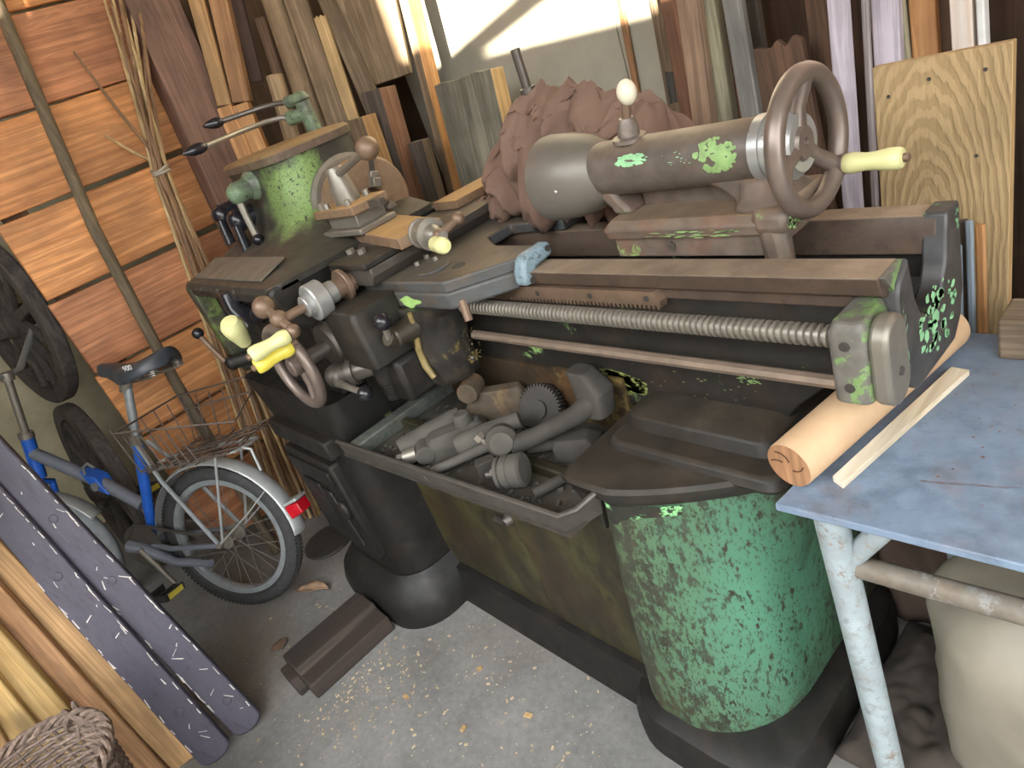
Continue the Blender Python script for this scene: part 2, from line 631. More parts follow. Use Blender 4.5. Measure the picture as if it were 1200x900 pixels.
# --- left cabinet with its foot
mb = MB()
mb.loft([rrect(-1.92, -1.43, .385, 1.02, .13, 0, 8), rrect(-1.92, -1.43, .385, 1.02, .13, .045, 8), rrect(-1.91, -1.44, .395, 1.02, .13, .085, 8),
         rrect(-1.885, -1.455, .42, 1.01, .12, .115, 8), rrect(-1.87, -1.47, .445, 1.0, .10, .14, 8)])
lf = part(mb, 'cabinet_foot', M_IRON2)
mb = MB()
mb.loft([rrect(-1.86, -1.475, .455, 1.0, .09, .13, 8), rrect(-1.86, -1.475, .46, 1.0, .07, .30, 8), rrect(-1.88, -1.47, .462, 1.0, .05, .50, 8),
         rrect(-1.95, -1.46, .47, 1.0, .04, .62, 8), rrect(-2.02, -1.455, .475, 1.0, .03, .70, 8)])
cab = part(mb, 'cabinet_body', M_IRON2)
mb = MB().box(-1.85, -1.56, .435, .475, .20, .52)
dr = part(mb, 'cabinet_door', M_IRON2, cab, .008)
mb = MB()
mb.box(-1.83, -1.58, .427, .437, .455, .50)
mb.box(-1.80, -1.70, .427, .437, .24, .43)
mb.prism([(-1.69, .24), (-1.60, .24), (-1.64, .42), (-1.69, .42)], 'y', .427, .437)
mb.sph((-1.60, .43, .37), .022, sc=(1, .6, 1.4))
part(mb, 'door_relief', M_IRON2, cab, .004)
mb = MB().box(-1.88, -1.52, .44, .49, .545, .60)
part(mb, 'cabinet_ledge', M_IRON2, cab, .006)

# --- quick-change gearbox under the headstock
mb = MB()
mb.box(-2.03, -1.46, .525, 1.0, .70, .99)
gb = part(mb, 'gearbox_body', M_IRON2, None, .006)
mb = MB().prism([(.475, .985), (.49, 1.0), (.56, 1.0), (.56, .70), (.50, .70), (.485, .74)], 'x', -2.07, -2.025)
part(mb, 'gearbox_side_plate', paint('side_plate_paint', '38382c', '5f7038', .45, 9, rust='4a4330', rust_amt=.5, rough=.5), gb, .008)
mb = MB().prism([(.475, .985), (.49, 1.0), (.56, 1.0), (.56, .86), (.50, .90)], 'x', -1.50, -1.455)
part(mb, 'gearbox_side_plate', M_IRON, gb, .008)
mb = MB().box(-2.03, -1.47, .478, .53, .962, .988)
part(mb, 'gearbox_lip', M_IRON, gb, .006)
for x in (-1.93, -1.80, -1.68):
    part(MB().sph((x, .484, .985), .012, 12, 6), 'lip_stud', M_IRON, gb)

# --- headstock
mb = MB()
R = []
for z, x0, x1, y0, r in ((.985, -2.065, -1.455, .478, .03), (1.0, -2.065, -1.455, .482, .035), (1.010, -2.06, -1.475, .515, .05), (1.024, -2.055, -1.53, .59, .06), (1.042, -2.05, -1.59, .645, .07),
                         (1.07, -2.045, -1.625, .675, .08), (1.11, -2.04, -1.645, .692, .085), (1.15, -2.035, -1.652, .70, .085), (1.19, -2.035, -1.655, .705, .085), (1.213, -2.035, -1.655, .705, .085)):
    R.append(rrect(x0, x1, y0, .96, r, z, 8))
mb.loft(R)
hs = part(mb, 'headstock', M_HEAD)
mb = MB()
mb.loft([rrect(-2.04, -1.648, .698, .965, .09, 1.211, 8), rrect(-2.042, -1.646, .696, .966, .09, 1.229, 8), rrect(-2.034, -1.654, .704, .958, .085, 1.236, 8), rrect(-2.0, -1.69, .735, .93, .07, 1.240, 8)])
part(mb, 'headstock_cover', M_COVER)
# gear plate on the sloping shelf
mb = MB().prism([(.50, 1.0075), (.575, 1.0305), (.575, 1.0335), (.50, 1.0105)], 'x', -2.0, -1.53)
part(mb, 'index_plate', plain('index_plate_metal', '6b685f', .5, .4, .25, 30))


def ball_lever(name, pts, r, mat_rod, knob_c, knob_r, mat_knob, sc=(1, 1, 1), parent=None):
    p = part(MB().tube(pts, r, 10), name, mat_rod, parent)
    part(MB().sph(knob_c, knob_r, 16, 10, sc), 'knob', mat_knob, p)
    return p


def egg(p, q, r):
    """elongated bakelite grip from p to q"""
    p, q = Vector(p), Vector(q)
    L = (q - p).length
    return MB().rev([(L * t, r * math.sin(PI * min(.98, max(.05, t)) ** .8) ** .75 if 0 < t < 1 else 0) for t in [i / 12 for i in range(13)]], p, q - p, 16)


# speed levers on the top (two long rods with black grips)
mb = MB()
mb.cyl((-1.87, .95, 1.235), (-1.87, .95, 1.318), .021, bev=.003)
mb.cyl((-1.87, .95, 1.318), (-1.87, .95, 1.338), .026, .02, bev=.003)
mb.cyl((-1.91, .925, 1.326), (-1.86, .955, 1.326), .016, bev=.002)
mb.cyl((-1.92, .915, 1.287), (-1.86, .955, 1.287), .019, bev=.003)
lp = part(mb, 'lever_post', M_HUB)
l1 = part(MB().tube([(-1.90, .93, 1.326), (-1.935, .912, 1.334), (-1.975, .88, 1.339), (-2.0, .83, 1.341), (-2.015, .775, 1.343)], .007, 10), 'speed_lever', M_STEELD)
part(egg((-2.012, .785, 1.342), (-2.03, .725, 1.347), .014), 'grip', M_BLACK, l1)
l2 = part(MB().tube([(-1.91, .92, 1.287), (-1.93, .90, 1.298), (-1.942, .86, 1.302), (-1.92, .76, 1.302), (-1.86, .65, 1.300)], .007, 10), 'speed_lever', M_STEEL)
part(egg((-1.865, .66, 1.30), (-1.865, .585, 1.302), .014), 'grip', M_BLACK, l2)

# lever on the green front face
mb = MB()
mb.cyl((-1.83, .72, 1.175), (-1.83, .685, 1.175), .045, .034, bev=.004)
mb.cyl((-1.83, .69, 1.175), (-1.83, .645, 1.175), .026, bev=.004)
mb.sph((-1.83, .655, 1.172), .028, 16, 10)
hub = part(mb, 'lever_hub', M_HUB)
part(MB().tube([(-1.83, .65, 1.165), (-1.825, .645, 1.12), (-1.815, .64, 1.065)], [.011, .009, .009], 10), 'lever_rod', M_STEEL, hub)
part(MB().sph((-1.812, .64, 1.052), .015, 16, 10), 'knob', M_BLACK, hub)
# two black turret knobs
for x, z in ((-2.0, 1.125), (-1.905, 1.105)):
    mb = MB()
    mb.cyl((x, .72, z), (x, .65, z), .03, .028, bev=.004)
    mb.sph((x, .645, z), .031, 16, 10, (1, .8, 1))
    k = part(mb, 'turret_knob', M_BLACK)
    part(MB().loft([rrect(x - .004, x + .026, .622, .642, .006, z - .005, 3), rrect(x + .004, x + .032, .612, .640, .006, z - .075, 3)]), 'knob_lever', M_BLACK, k, .003)

# gearbox levers
mb = MB()
mb.loft([rrect(-1.76, -1.71, .46, .50, .01, .99, 3), rrect(-1.75, -1.70, .455, .495, .01, .95, 3), rrect(-1.735, -1.66, .46, .53, .015, .90, 3)])
part(mb, 'tumbler_lever', M_BLACK, gb, .004)
part(MB().sph((-1.63, .50, .925), .03, 14, 8, (1, 1, .8)), 'tumbler_lever', M_BLACK, gb)
yl = part(MB().tube([(-1.70, .55, .79), (-1.66, .45, .845), (-1.62, .425, .895)], .009, 10), 'feed_lever', M_RUST, gb)
part(MB().rev([(0, 0), (.004, .016), (.02, .019), (.05, .026), (.07, .027), (.082, .020), (.088, 0)], (-1.632, .432, .878), (.03, -.016, .062), 20), 'grip', M_CREAM, lathe)
mb = MB()
mb.sph((-2.0, .47, .755), .022, 14, 8)
mb.cyl((-2.0, .47, .755), (-1.94, .55, .75), .02)
part(mb, 'shift_housing', M_IRON2, gb)
bl = part(MB().tube([(-2.01, .455, .765), (-2.035, .45, .80), (-2.065, .445, .845)], .008, 10), 'shift_lever', M_RUST)
part(MB().sph((-2.075, .445, .858), .017, 14, 8), 'knob', M_BLACK, bl)

# --- chuck on the spindle nose
mb = MB()
mb.rev([(0, .118), (.012, .122), (.02, .122), (.022, .112), (.026, .112)], (-1.655, SY, SZ), (1, 0, 0), 48)
part(mb, 'spindle_flange', M_STEEL)
mb = MB()
mb.rev([(0, .10), (.03, .10), (.034, .105), (.085, .105), (.092, .098), (.093, .032), (.088, .028), (.05, .026)], (-1.634, SY, SZ), (1, 0, 0), 48)
ck = part(mb, 'chuck', M_RUSTL)
for k in range(3):
    a = math.radians(100 + 120 * k)
    M = Matrix.Translation((-1.541, SY, SZ)) @ Matrix.Rotation(a, 4, 'X')
    mb = MB()
    mb.box(-.006, .004, -.006, .006, .03, .094, M)
    part(mb, 'jaw_slot', M_DUSTY2, ck)
    mb = MB()
    mb.box(-.004, .022, -.011, .011, .028, .05, M)
    mb.box(-.004, .012, -.011, .011, .05, .066, M)
    part(mb, 'chuck_jaw', M_STEEL, ck, .002)

# --- bed
BX = -.319
mb = MB().prism([(.743, .92), (.80, .92), (.80, .868), (.766, .868), (.766, .885), (.752, .893)], 'x', -1.62, BX - .012)
fr = part(mb, 'front_way', M_RAILDUST, None, .002)
mb = MB().prism([(.918, .905), (.926, .92), (.966, .92), (.966, .868), (.918, .868)], 'x', -1.62, BX - .012)
part(mb, 'rear_way', M_RAILDUST, None, .002)
mb = MB().prism([(-1.62, .875), (-.36, .875), (-.345, .84), (-.37, .79), (-.42, .745), (-.47, .70), (-.50, .66), (-.86, .64), (-1.62, .64)], 'y', .768, .792)
part(mb, 'front_web', M_BED, None, .003)
mb = MB().prism([(-1.62, .875), (-.345, .875), (-.345, .80), (-.42, .745), (-.60, .68), (-.86, .66), (-1.62, .66)], 'y', .93, .955)
part(mb, 'rear_web', M_BED, None, .003)
mb = MB().prism([(.79, .83), (.80, .805), (.83, .785), (.86, .78), (.89, .785), (.92, .805), (.93, .83), (.93, .80), (.89, .765), (.83, .765), (.79, .80)], 'x', -1.62, BX - .02)
part(mb, 'trough', M_BED)
mb = MB()
pts = [(.800, .921), (.806, .89), (.812, .86), (.825, .835), (.845, .822), (.87, .82), (.895, .832), (.912, .86), (.918, .895), (.926, .923), (.968, .923), (.968, .80), (.955, .76), (.93, .735), (.80, .735), (.775, .76), (.764, .80), (.764, .885), (.772, .90)]
mb.prism(pts, 'x', BX - .03, BX)
part(mb, 'bed_end', M_BEDEND, None, .004)
mb = MB().prism([(.747, .919), (.799, .919), (.772, .888)], 'x', BX - .014, BX - .006)
part(mb, 'way_end_cap', M_BRACKET)
# rack with teeth
mb = MB()
teeth = [(-1.15, .888), (-.665, .888), (-.655, .872)]
x = -.66
n = 0
while x > -1.14:
    teeth += [(x, .858), (x - .003, .858), (x - .0045, .865), (x - .0075, .865)]
    x -= .009
teeth += [(-1.15, .865)]
mb.prism(teeth, 'y', .748, .768)
rk = part(mb, 'rack', M_RUST)
for x in (-.68, -.80, -.93):
    part(MB().cyl((x, .7485, .876), (x, .747, .876), .005, seg=12), 'rack_screw', M_DUSTY2, rk)
# leadscrew: threads as a ribbed revolve
prof = []
x = 0.0
while x < .76:
    prof += [(x, .0108), (x + .0018, .0146), (x + .0056, .0146), (x + .0074, .0108)]
    x += .0098
part(MB().rev(prof, (-1.13, .715, .857), (1, 0, 0), 24), 'leadscrew', M_STEEL, angle=25)
part(MB().cyl((-1.13, .715, .79), (-.36, .715, .79), .0095, seg=8), 'feed_rod', plain('feed_rod_steel', '7d6e60', .45, .4, .15, 30))
mb = MB()
mb.loft([rrect(-.376, -.330, .692, .768, .012, .776, 4), rrect(-.376, -.330, .692, .768, .012, .872, 4), rrect(-.370, -.335, .70, .768, .01, .886, 4)])
br = part(mb, 'end_bracket', M_BRACKET, None, .003)
mb = MB()
ring = []
for k in range(24):
    a = 2 * PI * k / 24
    yy = .03 * math.cos(a)
    zz = .03 * math.sin(a) + (.03 if math.sin(a) > 0 else -.03)
    ring.append((yy + .727, zz + .824))
mb.prism(ring, 'x', -.331, -.308)
part(mb, 'bracket_cap', M_STEEL, br, .006)
for z in (.858, .80):
    mb = MB()
    mb.rev([(0, .0062), (.0015, .0062), (.002, .004), (.0008, .0035), (.0008, 0)], (-.353, .6915, z), (0, -1, 0), 16)
    part(mb, 'bracket_screw', M_DUSTY2, br)
part(MB().cyl((-.3085, .727, .81), (-.306, .727, .81), .006, seg=12), 'bracket_screw', M_STEELD, br)
# bed foot step over the right pedestal
mb = MB()
mb.loft([rrect(-.775, -.44, .640, 1.0, .03, .632, 4), rrect(-.765, -.45, .650, 1.0, .03, .654, 4)])
part(mb, 'bed_step', M_IRON, None, .006)
mb = MB()
mb.loft([rrect(-.765, -.47, .688, .97, .03, .65, 4), rrect(-.755, -.48, .698, .97, .03, .674, 4), rrect(-.73, -.50, .72, .97, .02, .684, 4)])
part(mb, 'bed_step', M_IRON, None, .006)

# --- right pedestal and foot
mb = MB()
mb.loft([rrect(-.825, -.46, .495, 1.05, .11, 0, 8), rrect(-.825, -.46, .495, 1.05, .11, .05, 8), rrect(-.815, -.47, .507, 1.05, .11, .085, 8), rrect(-.785, -.50, .54, 1.04, .10, .105, 8)])
part(mb, 'pedestal_foot', M_IRON2)
def ped_ring(x0, x1, y0, rx, ry, z, p=2.0, y1=1.0, rl=.04, n=14):
    """pedestal outline: tight left front corner, wide sweep round the right front corner"""
    pts = [(x1, y1, z), (x0, y1, z), (x0, y0 + rl, z)]
    for i in range(1, 7):
        a = PI + PI / 2 * i / 6
        pts.append((x0 + rl + rl * math.cos(a), y0 + rl + rl * math.sin(a), z))
    for i in range(n + 1):
        a = PI / 2 * i / n
        pts.append((x1 - rx + rx * math.sin(a) ** (2 / p), y0 + ry - ry * max(0.0, math.cos(a)) ** (2 / p), z))
    return pts


mb = MB()
mb.loft([ped_ring(*q) for q in ((-.750, -.508, .532, .15, .19, .095), (-.755, -.502, .530, .16, .19, .13), (-.750, -.497, .536, .17, .19, .28, 1.9), (-.742, -.485, .543, .19, .18, .42, 1.7), (-.735, -.462, .550, .22, .18, .53, 1.45), (-.730, -.442, .554, .24, .18, .59, 1.3), (-.732, -.432, .556, .245, .18, .618, 1.25))])
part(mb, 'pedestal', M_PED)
mb = MB()
mb.loft([ped_ring(*q) for q in ((-.735, -.432, .553, .25, .18, .612, 1.25), (-.785, -.428, .549, .26, .18, .622, 1.25), (-.800, -.426, .548, .265, .18, .634, 1.25), (-.793, -.436, .556, .255, .17, .640, 1.25))])
part(mb, 'pedestal_shoulder', M_IRON, None)
mb = MB().prism([(-.800, .634), (-.722, .634), (-.727, .535), (-.742, .555), (-.77, .605)], 'y', .556, .62)
part(mb, 'shoulder_web', M_IRON, None, .004)
# dark band with flaking bright green paint round the top of the pedestal
mb = MB()
def band_row(z, x0, x1, y0, rx, ry, d):
    row = []
    for p in ped_ring(x0, x1, y0, rx, ry, z, 1.28, n=40)[7:]:
        if p[0] < -.575:
            row.append((p[0], p[1] - d, z))
    return row
rows_ = [band_row(z, -.731, -.442 + (z - .59) * .35, .5538, .242, .18, .0022) for z in (.568, .59, .612)]
k = min(len(r) for r in rows_)
mb.loft([r[:k] for r in rows_], cap=False, closed=False)
bo = part(mb, 'paint_band', paint('flaked_band', '2a2b26', '8fd08c', .42, 16, rust_amt=.2, chip=.3, seed=7, soft=.02))

# --- splash panels between the pedestals
mb = MB().box(-1.48, -1.07, .592, .612, .105, .60)
p1 = part(mb, 'splash_panel', M_PANEL, None, .004)
mb = MB().box(-1.066, -.755, .590, .612, .105, .60)
p2 = part(mb, 'splash_panel', M_PANEL, None, .004)
mb = MB()
mb.cyl((-1.085, .592, .40), (-1.085, .575, .40), .014, .010, bev=.002)
mb.box(-1.125, -1.085, .575, .583, .392, .402)
part(mb, 'panel_catch', M_STEELD, p2)
part(MB().prism([(.553, 0), (.575, .10), (.61, .108), (.98, .108), (.98, 0)], 'x', -1.5, -.74), 'base_beam', M_IRON2)

# --- chip tray
ty = lambda x: .456 + (x + 1.46) * .048
mb = MB()
x0, x1 = -1.46, -.735
mb.prism([(x0, ty(x0)), (x1, ty(x1)), (x1 + .005, .60), (-.80, .64), (-.80, .77), (x0, .77)], 'z', .572, .578)
tr = part(mb, 'chip_tray', M_TRAY)
mb = MB()
# front lip, rolled
mb.tube([(x0, ty(x0), .615), (-1.1, ty(-1.1), .616), (x1 - .01, ty(x1), .617), (x1 + .012, ty(x1) + .02, .622), (x1 + .022, .56, .628)], .0055, 8)
mb.add([(x0, ty(x0), .615), (x1 - .01, ty(x1), .617), (x1 - .012, ty(x1) + .004, .573), (x0, ty(x0) + .004, .573)], [(0, 1, 2, 3)])
mb.add([(x1 - .01, ty(x1), .617), (x1 + .022, .56, .628), (x1 + .012, .56, .575), (x1 - .012, ty(x1) + .004, .573)], [(0, 1, 2, 3)])
part(mb, 'tray_lip', plain('tray_lip_steel', '4d4a45', .5, .4, .2, 25), tr)
mb = MB()
mb.prism([(.47, .612), (.76, .612), (.76, .576), (.47, .576)], 'x', -1.425, -1.385)
part(mb, 'tray_side_rail', paint('rail_grey', '4a4d48', '5f655c', .5, 14, rust_amt=.3, rough=.5), tr, .004)
mb = MB().box(-1.46, -.80, .76, .772, .576, .70)
part(mb, 'tray_back', paint('tray_back_rust', '33291d', '6a5a35', .35, 5, rust='5a4026', rust_amt=.8, rough=.55), tr)

# --- saddle
mb = MB()
mb.prism([(-1.335, .632), (-1.055, .645), (-.965, .735), (-.952, .75), (-.952, .805), (-1.08, .81), (-1.15, .85), (-1.15, .915), (-1.0, .925), (-1.0, .985), (-1.55, .985), (-1.55, .925), (-1.45, .915), (-1.45, .85), (-1.55, .81), (-1.55, .74), (-1.45, .70)], 'z', .922, .946)
sd = part(mb, 'saddle', M_SADDLE, None, .004)
mb = MB()
mb.prism([(-1.335, .630), (-1.055, .643), (-.965, .733), (-.957, .742), (-.98, .745), (-1.09, .742), (-1.335, .742)], 'z', .888, .924)
part(mb, 'saddle_wing', M_SADDLE, sd, .008)
mb = MB()
mb.cyl((-1.155, .70, .945), (-1.155, .70, .9505), .034, bev=.002, seg=28)
part(mb, 'saddle_disc', M_SADDLE, sd)
mb = MB()
mb.cyl((-1.09, .715, .9455), (-1.09, .715, .9475), .014, seg=18)
part(mb, 'oil_hole', M_DUSTY2, sd)
for x, y in ((-1.235, .715), (-1.245, .75), (-1.20, .74)):
    part(MB().cyl((x, y, .945), (x, y, .954), .007, .006, seg=8), 'oil_nipple', M_STEEL, sd)
mb = MB()
mb.prism([(.725, .90), (.728, .925), (.74, .948), (.755, .952), (.812, .952), (.812, .925), (.765, .92), (.755, .895)], 'x', -.955, -.925)
wp = part(mb, 'way_wiper', M_BLUE, sd, .008)
for y, z in ((.80, .941), (.743, .905)):
    part(MB().cyl((-.9255, y, z), (-.9225, y, z), .006, seg=12), 'wiper_screw', M_DUSTY2, wp)
# green patch left on the wing edge
mb = MB()
patch = [(-1.185 + .034 * math.cos(a) * (1 + .25 * math.sin(3 * a + 1)), .904 + .011 * math.sin(a) * (1 + .3 * math.cos(4 * a))) for a in [2 * PI * k / 22 for k in range(22)]]
mb.add([(x, .630 + (x + 1.335) * .0464 - .0012, z) for x, z in patch], [list(range(22))])
part(mb, 'paint_patch', plain('bright_green_flake', '8fb266', .6, 0, .25, 60), sd)

# --- apron
mb = MB()
mb.loft([rrect(-1.40, -1.165, .635, .745, .05, .700, 8), rrect(-1.40, -1.155, .624, .745, .06, .715, 8), rrect(-1.40, -1.145, .622, .745, .065, .80, 8), rrect(-1.40, -1.13, .622, .745, .065, .86, 8), rrect(-1.40, -1.09, .624, .745, .06, .89, 8)])
ap = part(mb, 'apron', M_APRON)
mb = MB()
mb.tube([(-1.175, .620, .888), (-1.18, .619, .85), (-1.20, .618, .80), (-1.20, .618, .76), (-1.185, .618, .735)], [.005, .006, .007, .008, .007], 8)
part(mb, 'apron_seam', plain('yellow_grime', '7a6a40', .6, 0, .3, 40), ap)
mb = MB()
mb.rev([(-.004, .014), (.004, .014), (.005, .011), (.003, .006), (.003, 0)], (-1.162, .648, .815), (.75, -.66, 0), 18)
part(mb, 'oil_cap', M_IRON2, ap)
part(MB().tube([(-1.045, .665, .90), (-1.04, .66, .88), (-1.034, .655, .862)], [.011, .009, .008], 10), 'carriage_lock_pin', M_RUST, ap)
for y, z in ((.70, .74), (.69, .845)):
    part(MB().sph((-1.148, y, z), .006, 10, 6), 'apron_screw', M_STEELD, ap)
# feed box on the apron
mb = MB()
mb.loft([rrect(-1.355, -1.225, .525, .64, .012, .80, 4), rrect(-1.355, -1.225, .522, .64, .012, .915, 4), rrect(-1.35, -1.23, .53, .64, .01, .928, 4)])
fb = part(mb, 'feed_box', M_IRON, ap, .003)
mb = MB()
mb.box(-1.40, -1.21, .56, .64, .70, .80)
part(mb, 'feed_box_base', M_IRON2, ap, .012)
mb = MB()
mb.sph((-1.375, .50, .785), .027, 18, 10)
mb.cyl((-1.375, .50, .785), (-1.29, .57, .785), .024, .02)
mb.cyl((-1.35, .52, .785), (-1.34, .53, .785), .030)
lv = part(mb, 'clutch_hub', M_STEELD, ap)
part(MB().tube([(-1.365, .49, .775), (-1.30, .485, .775), (-1.23, .48, .778)], [.010, .007, .007], 10), 'clutch_lever', M_STEEL, lv)
part(MB().sph((-1.222, .479, .778), .016, 16, 10), 'knob', M_BLACK, lv)
mb = MB()
mb.cyl((-1.275, .565, .80), (-1.285, .565, .745), .026, .024, bev=.003)
mb.cyl((-1.285, .565, .745), (-1.29, .565, .715), .020, bev=.003)
mb.cyl((-1.29, .565, .715), (-1.292, .565, .70), .016, bev=.003)
part(mb, 'oil_pump', M_IRON2, ap)
mb = MB()
mb.cyl((-1.195, .63, .853), (-1.195, .575, .853), .026, .022, bev=.004)
mb.cyl((-1.195, .575, .853), (-1.192, .562, .862), .016)
kb = part(mb, 'engage_hub', plain('bronze_hub', '4f4a40', .4, .6, .2, 30), ap)
part(MB().tube([(-1.193, .565, .86), (-1.18, .56, .89)], .007, 10), 'engage_lever', M_STEEL, kb)
part(MB().sph((-1.175, .559, .902), .018, 16, 10), 'knob', M_BLACK, kb)
mb = MB()
M = Matrix.Translation((-1.265, .60, .725)) @ Matrix.Rotation(math.radians(10), 4, 'Y')
mb.sph((0, 0, 0), .026, 16, 10, (.75, .5, 1.1), M)
part(mb, 'oval_knob', M_IRON2, ap)

# --- carriage handwheel
def ring(c, axis, R_, r, n=48, seg=12):
    c, ax = Vector(c), Vector(axis).normalized()
    a = ax.orthogonal().normalized()
    b = ax.cross(a)
    return [c + (a * math.cos(2 * PI * k / n) + b * math.sin(2 * PI * k / n)) * R_ for k in range(n)]


HX, HZ = -1.42, .838
mb = MB()
mb.tube(ring((HX, .44, HZ), (0, 1, 0), .092, 0), .0125, 12, closed=True)
hw = part(mb, 'carriage_handwheel', M_WHEEL)
mb = MB()
for k in range(3):
    a = math.radians(40 + 120 * k)
    mb.tube([(HX, .455, HZ), (HX + .05 * math.cos(a), .452, HZ + .05 * math.sin(a)), (HX + .088 * math.cos(a), .442, HZ + .088 * math.sin(a))], [.013, .010, .009], 10)
mb.cyl((HX, .47, HZ), (HX, .43, HZ), .024, .021, bev=.003)
part(mb, 'wheel_spokes', M_WHEEL, hw)
mb = MB()
mb.cyl((HX, .47, HZ), (HX, .53, HZ), .018)
mb.cyl((HX, .525, HZ), (HX, .55, HZ), .052, .055, bev=.004, seg=32)
mb.cyl((HX, .55, HZ), (HX, .66, HZ), .045, seg=32)
part(mb, 'handwheel_shaft', M_STEELD, hw)


def grip(p, q, r, mat, parent, mirror=False):
    p, q = Vector(p), Vector(q)
    L = (q - p).length
    k = [(0, 0), (0, .75), (.06, .92), (.18, .98), (.38, .80), (.55, .82), (.78, 1.0), (.92, .98), (.98, .85), (1, .6), (1.0, 0)]
    g = part(MB().rev([(t * L, w * r) for t, w in k], p, q - p, 20), 'grip', mat, parent)
    part(MB().rev([(0, .4 * r), (.006, .4 * r), (.009, 0)], q, q - p, 12), 'grip_cap', M_RUST, g)
    return g


part(MB().cyl((-1.345, .445, .905), (-1.345, .425, .905), .009), 'grip_stub', M_RUST, hw)
grip((-1.342, .432, .903), (-1.352, .35, .900), .0175, M_YELLOW, hw)

# --- cross slide with dial and ball crank
CXX, CZZ = -1.35, .957
mb = MB()
mb.prism([(-1.425, .985), (-1.245, .985), (-1.245, .968), (-1.262, .946), (-1.408, .946), (-1.425, .968)], 'y', .615, 1.15)
cs = part(mb, 'cross_slide', M_STEELD, None, .002)
mb = MB().box(-1.425, -1.33, .93, 1.125, .985, 1.005)
part(mb, 'cross_slide_bar', M_RUSTL, cs, .002)
mb = MB().box(-1.40, -1.245, .605, .70, .985, 1.0)
part(mb, 'clamp_block', M_IRON, cs, .004)
for x in (-1.385, -1.335):
    mb = MB()
    mb.cyl((x, .66, 1.0), (x, .66, 1.010), .010, seg=6)
    part(mb, 'clamp_bolt', M_STEEL, cs)
mb = MB()
mb.cyl((CXX, .62, CZZ), (CXX, .565, CZZ), .022, bev=.002)
mb.cyl((CXX, .602, CZZ), (CXX, .59, CZZ), .036, bev=.002, seg=28)
part(mb, 'screw_housing', M_RUST, cs)
mb = MB()
mb.cyl((CXX, .57, CZZ), (CXX, .505, CZZ), .024)
mb.cyl((CXX, .545, CZZ), (CXX, .51, CZZ), .040, bev=.003, seg=36)
mb.cyl((CXX, .51, CZZ), (CXX, .495, CZZ), .023, bev=.002)
part(mb, 'feed_dial', M_BRIGHT, cs)
mb = MB()
mb.cyl((CXX, .50, CZZ), (CXX, .44, CZZ), .010)
mb.tube([(-1.402, .44, .982), (-1.35, .44, .957), (-1.314, .44, .937)], [.009, .011, .008], 10)
mb.sph((-1.405, .44, .984), .024, 18, 12)
mb.sph((-1.355, .44, .960), .019, 16, 10)
mb.sph((-1.314, .44, .936), .015, 16, 10)
bc = part(mb, 'ball_crank', M_RUST, cs)
grip((-1.314, .428, .934), (-1.325, .345, .932), .0165, M_CREAM, bc)

# --- compound slide, yawed to the bed
MC = Matrix.Translation((-1.39, .765, 0)) @ Matrix.Rotation(math.radians(-11), 4, 'Z')
mb = MB().cyl((0, 0, .985), (0, 0, .998), .075, seg=36, M=MC)
part(mb, 'swivel_base', M_STEELD)
mb = MB().prism([(-.052, 1.022), (.052, 1.022), (.052, .998), (-.052, .998)], 'x', -.235, .205, MC)
cp = part(mb, 'compound_slide', M_RUSTL, None, .002)
mb = MB()
mb.rev([(0, .030), (.006, .030), (.007, .026), (.04, .026), (.041, .032), (.052, .032), (.053, .02), (.064, .019), (.075, .010), (.105, .009)], (.205, 0, 1.012), (1, 0, 0), 32, MC)
part(mb, 'compound_dial', M_STEEL, cp)
mb = MB()
mb.tube([(.292, -.02, 1.0), (.292, 0, 1.012), (.292, .045, 1.024)], [.008, .010, .007], 10, M=MC)
mb.sph((.292, .048, 1.025), .013, 14, 8, M=MC)
mb.sph((.292, 0, 1.012), .013, 14, 8, M=MC)
cc = part(mb, 'compound_crank', M_RUST, cp)
g0, g1 = MC @ Vector((.298, -.018, 1.003)), MC @ Vector((.335, -.02, 1.003))
part(MB().rev([(0, .012), (.004, .015), (.02, .014), (.026, .0155), (.044, .0155), (.05, .012), (.0505, .006), (.053, 0)], g0, g1 - g0, 20), 'grip', M_CREAM, cc)
# tool post
MT = Matrix.Translation((-1.475, .755, 0)) @ Matrix.Rotation(math.radians(2), 4, 'Z')
mb = MB().box(-.085, .085, -.055, .05, 1.022, 1.036, MT)
tp = part(mb, 'tool_post', M_STEEL, None, .003)
mb = MB().box(-.06, .065, -.04, .04, 1.036, 1.066, MT)
part(mb, 'tool_holder', M_STEEL, tp, .002)
mb = MB().box(-.095, .085, -.052, .048, 1.066, 1.086, MT)
part(mb, 'clamp_plate', M_RUSTL, tp, .003)
for x, y in ((-.075, -.035), (-.04, -.04), (.05, -.035), (.03, .03), (-.06, .03)):
    mb = MB().cyl((x, y, 1.08), (x, y, 1.10), .008, seg=8, bev=.001, M=MT)
    part(mb, 'clamp_screw', M_STEEL, tp)
mb = MB().rev([(0, .030), (.03, .028), (.075, .021), (.082, .018), (.083, 0)], (-.005, 0, 1.085), (0, 0, 1), 24, MT)
part(mb, 'clamp_sleeve', M_STEEL, tp)
mb = MB()
mb.tube([(-.005, 0, 1.148), (.07, -.01, 1.163), (.17, -.02, 1.184)], [.010, .0085, .0085], 10, M=MT)
ph = part(mb, 'post_handle', M_STEEL, tp)
part(MB().sph((.195, -.022, 1.19), .024, 18, 12, M=MT), 'handle_ball', M_RUST, tp)
mb = MB().box(.06, .13, -.008, .010, 1.066, 1.082, MT)
part(mb, 'tool_bit', M_STEELD, tp, .001)

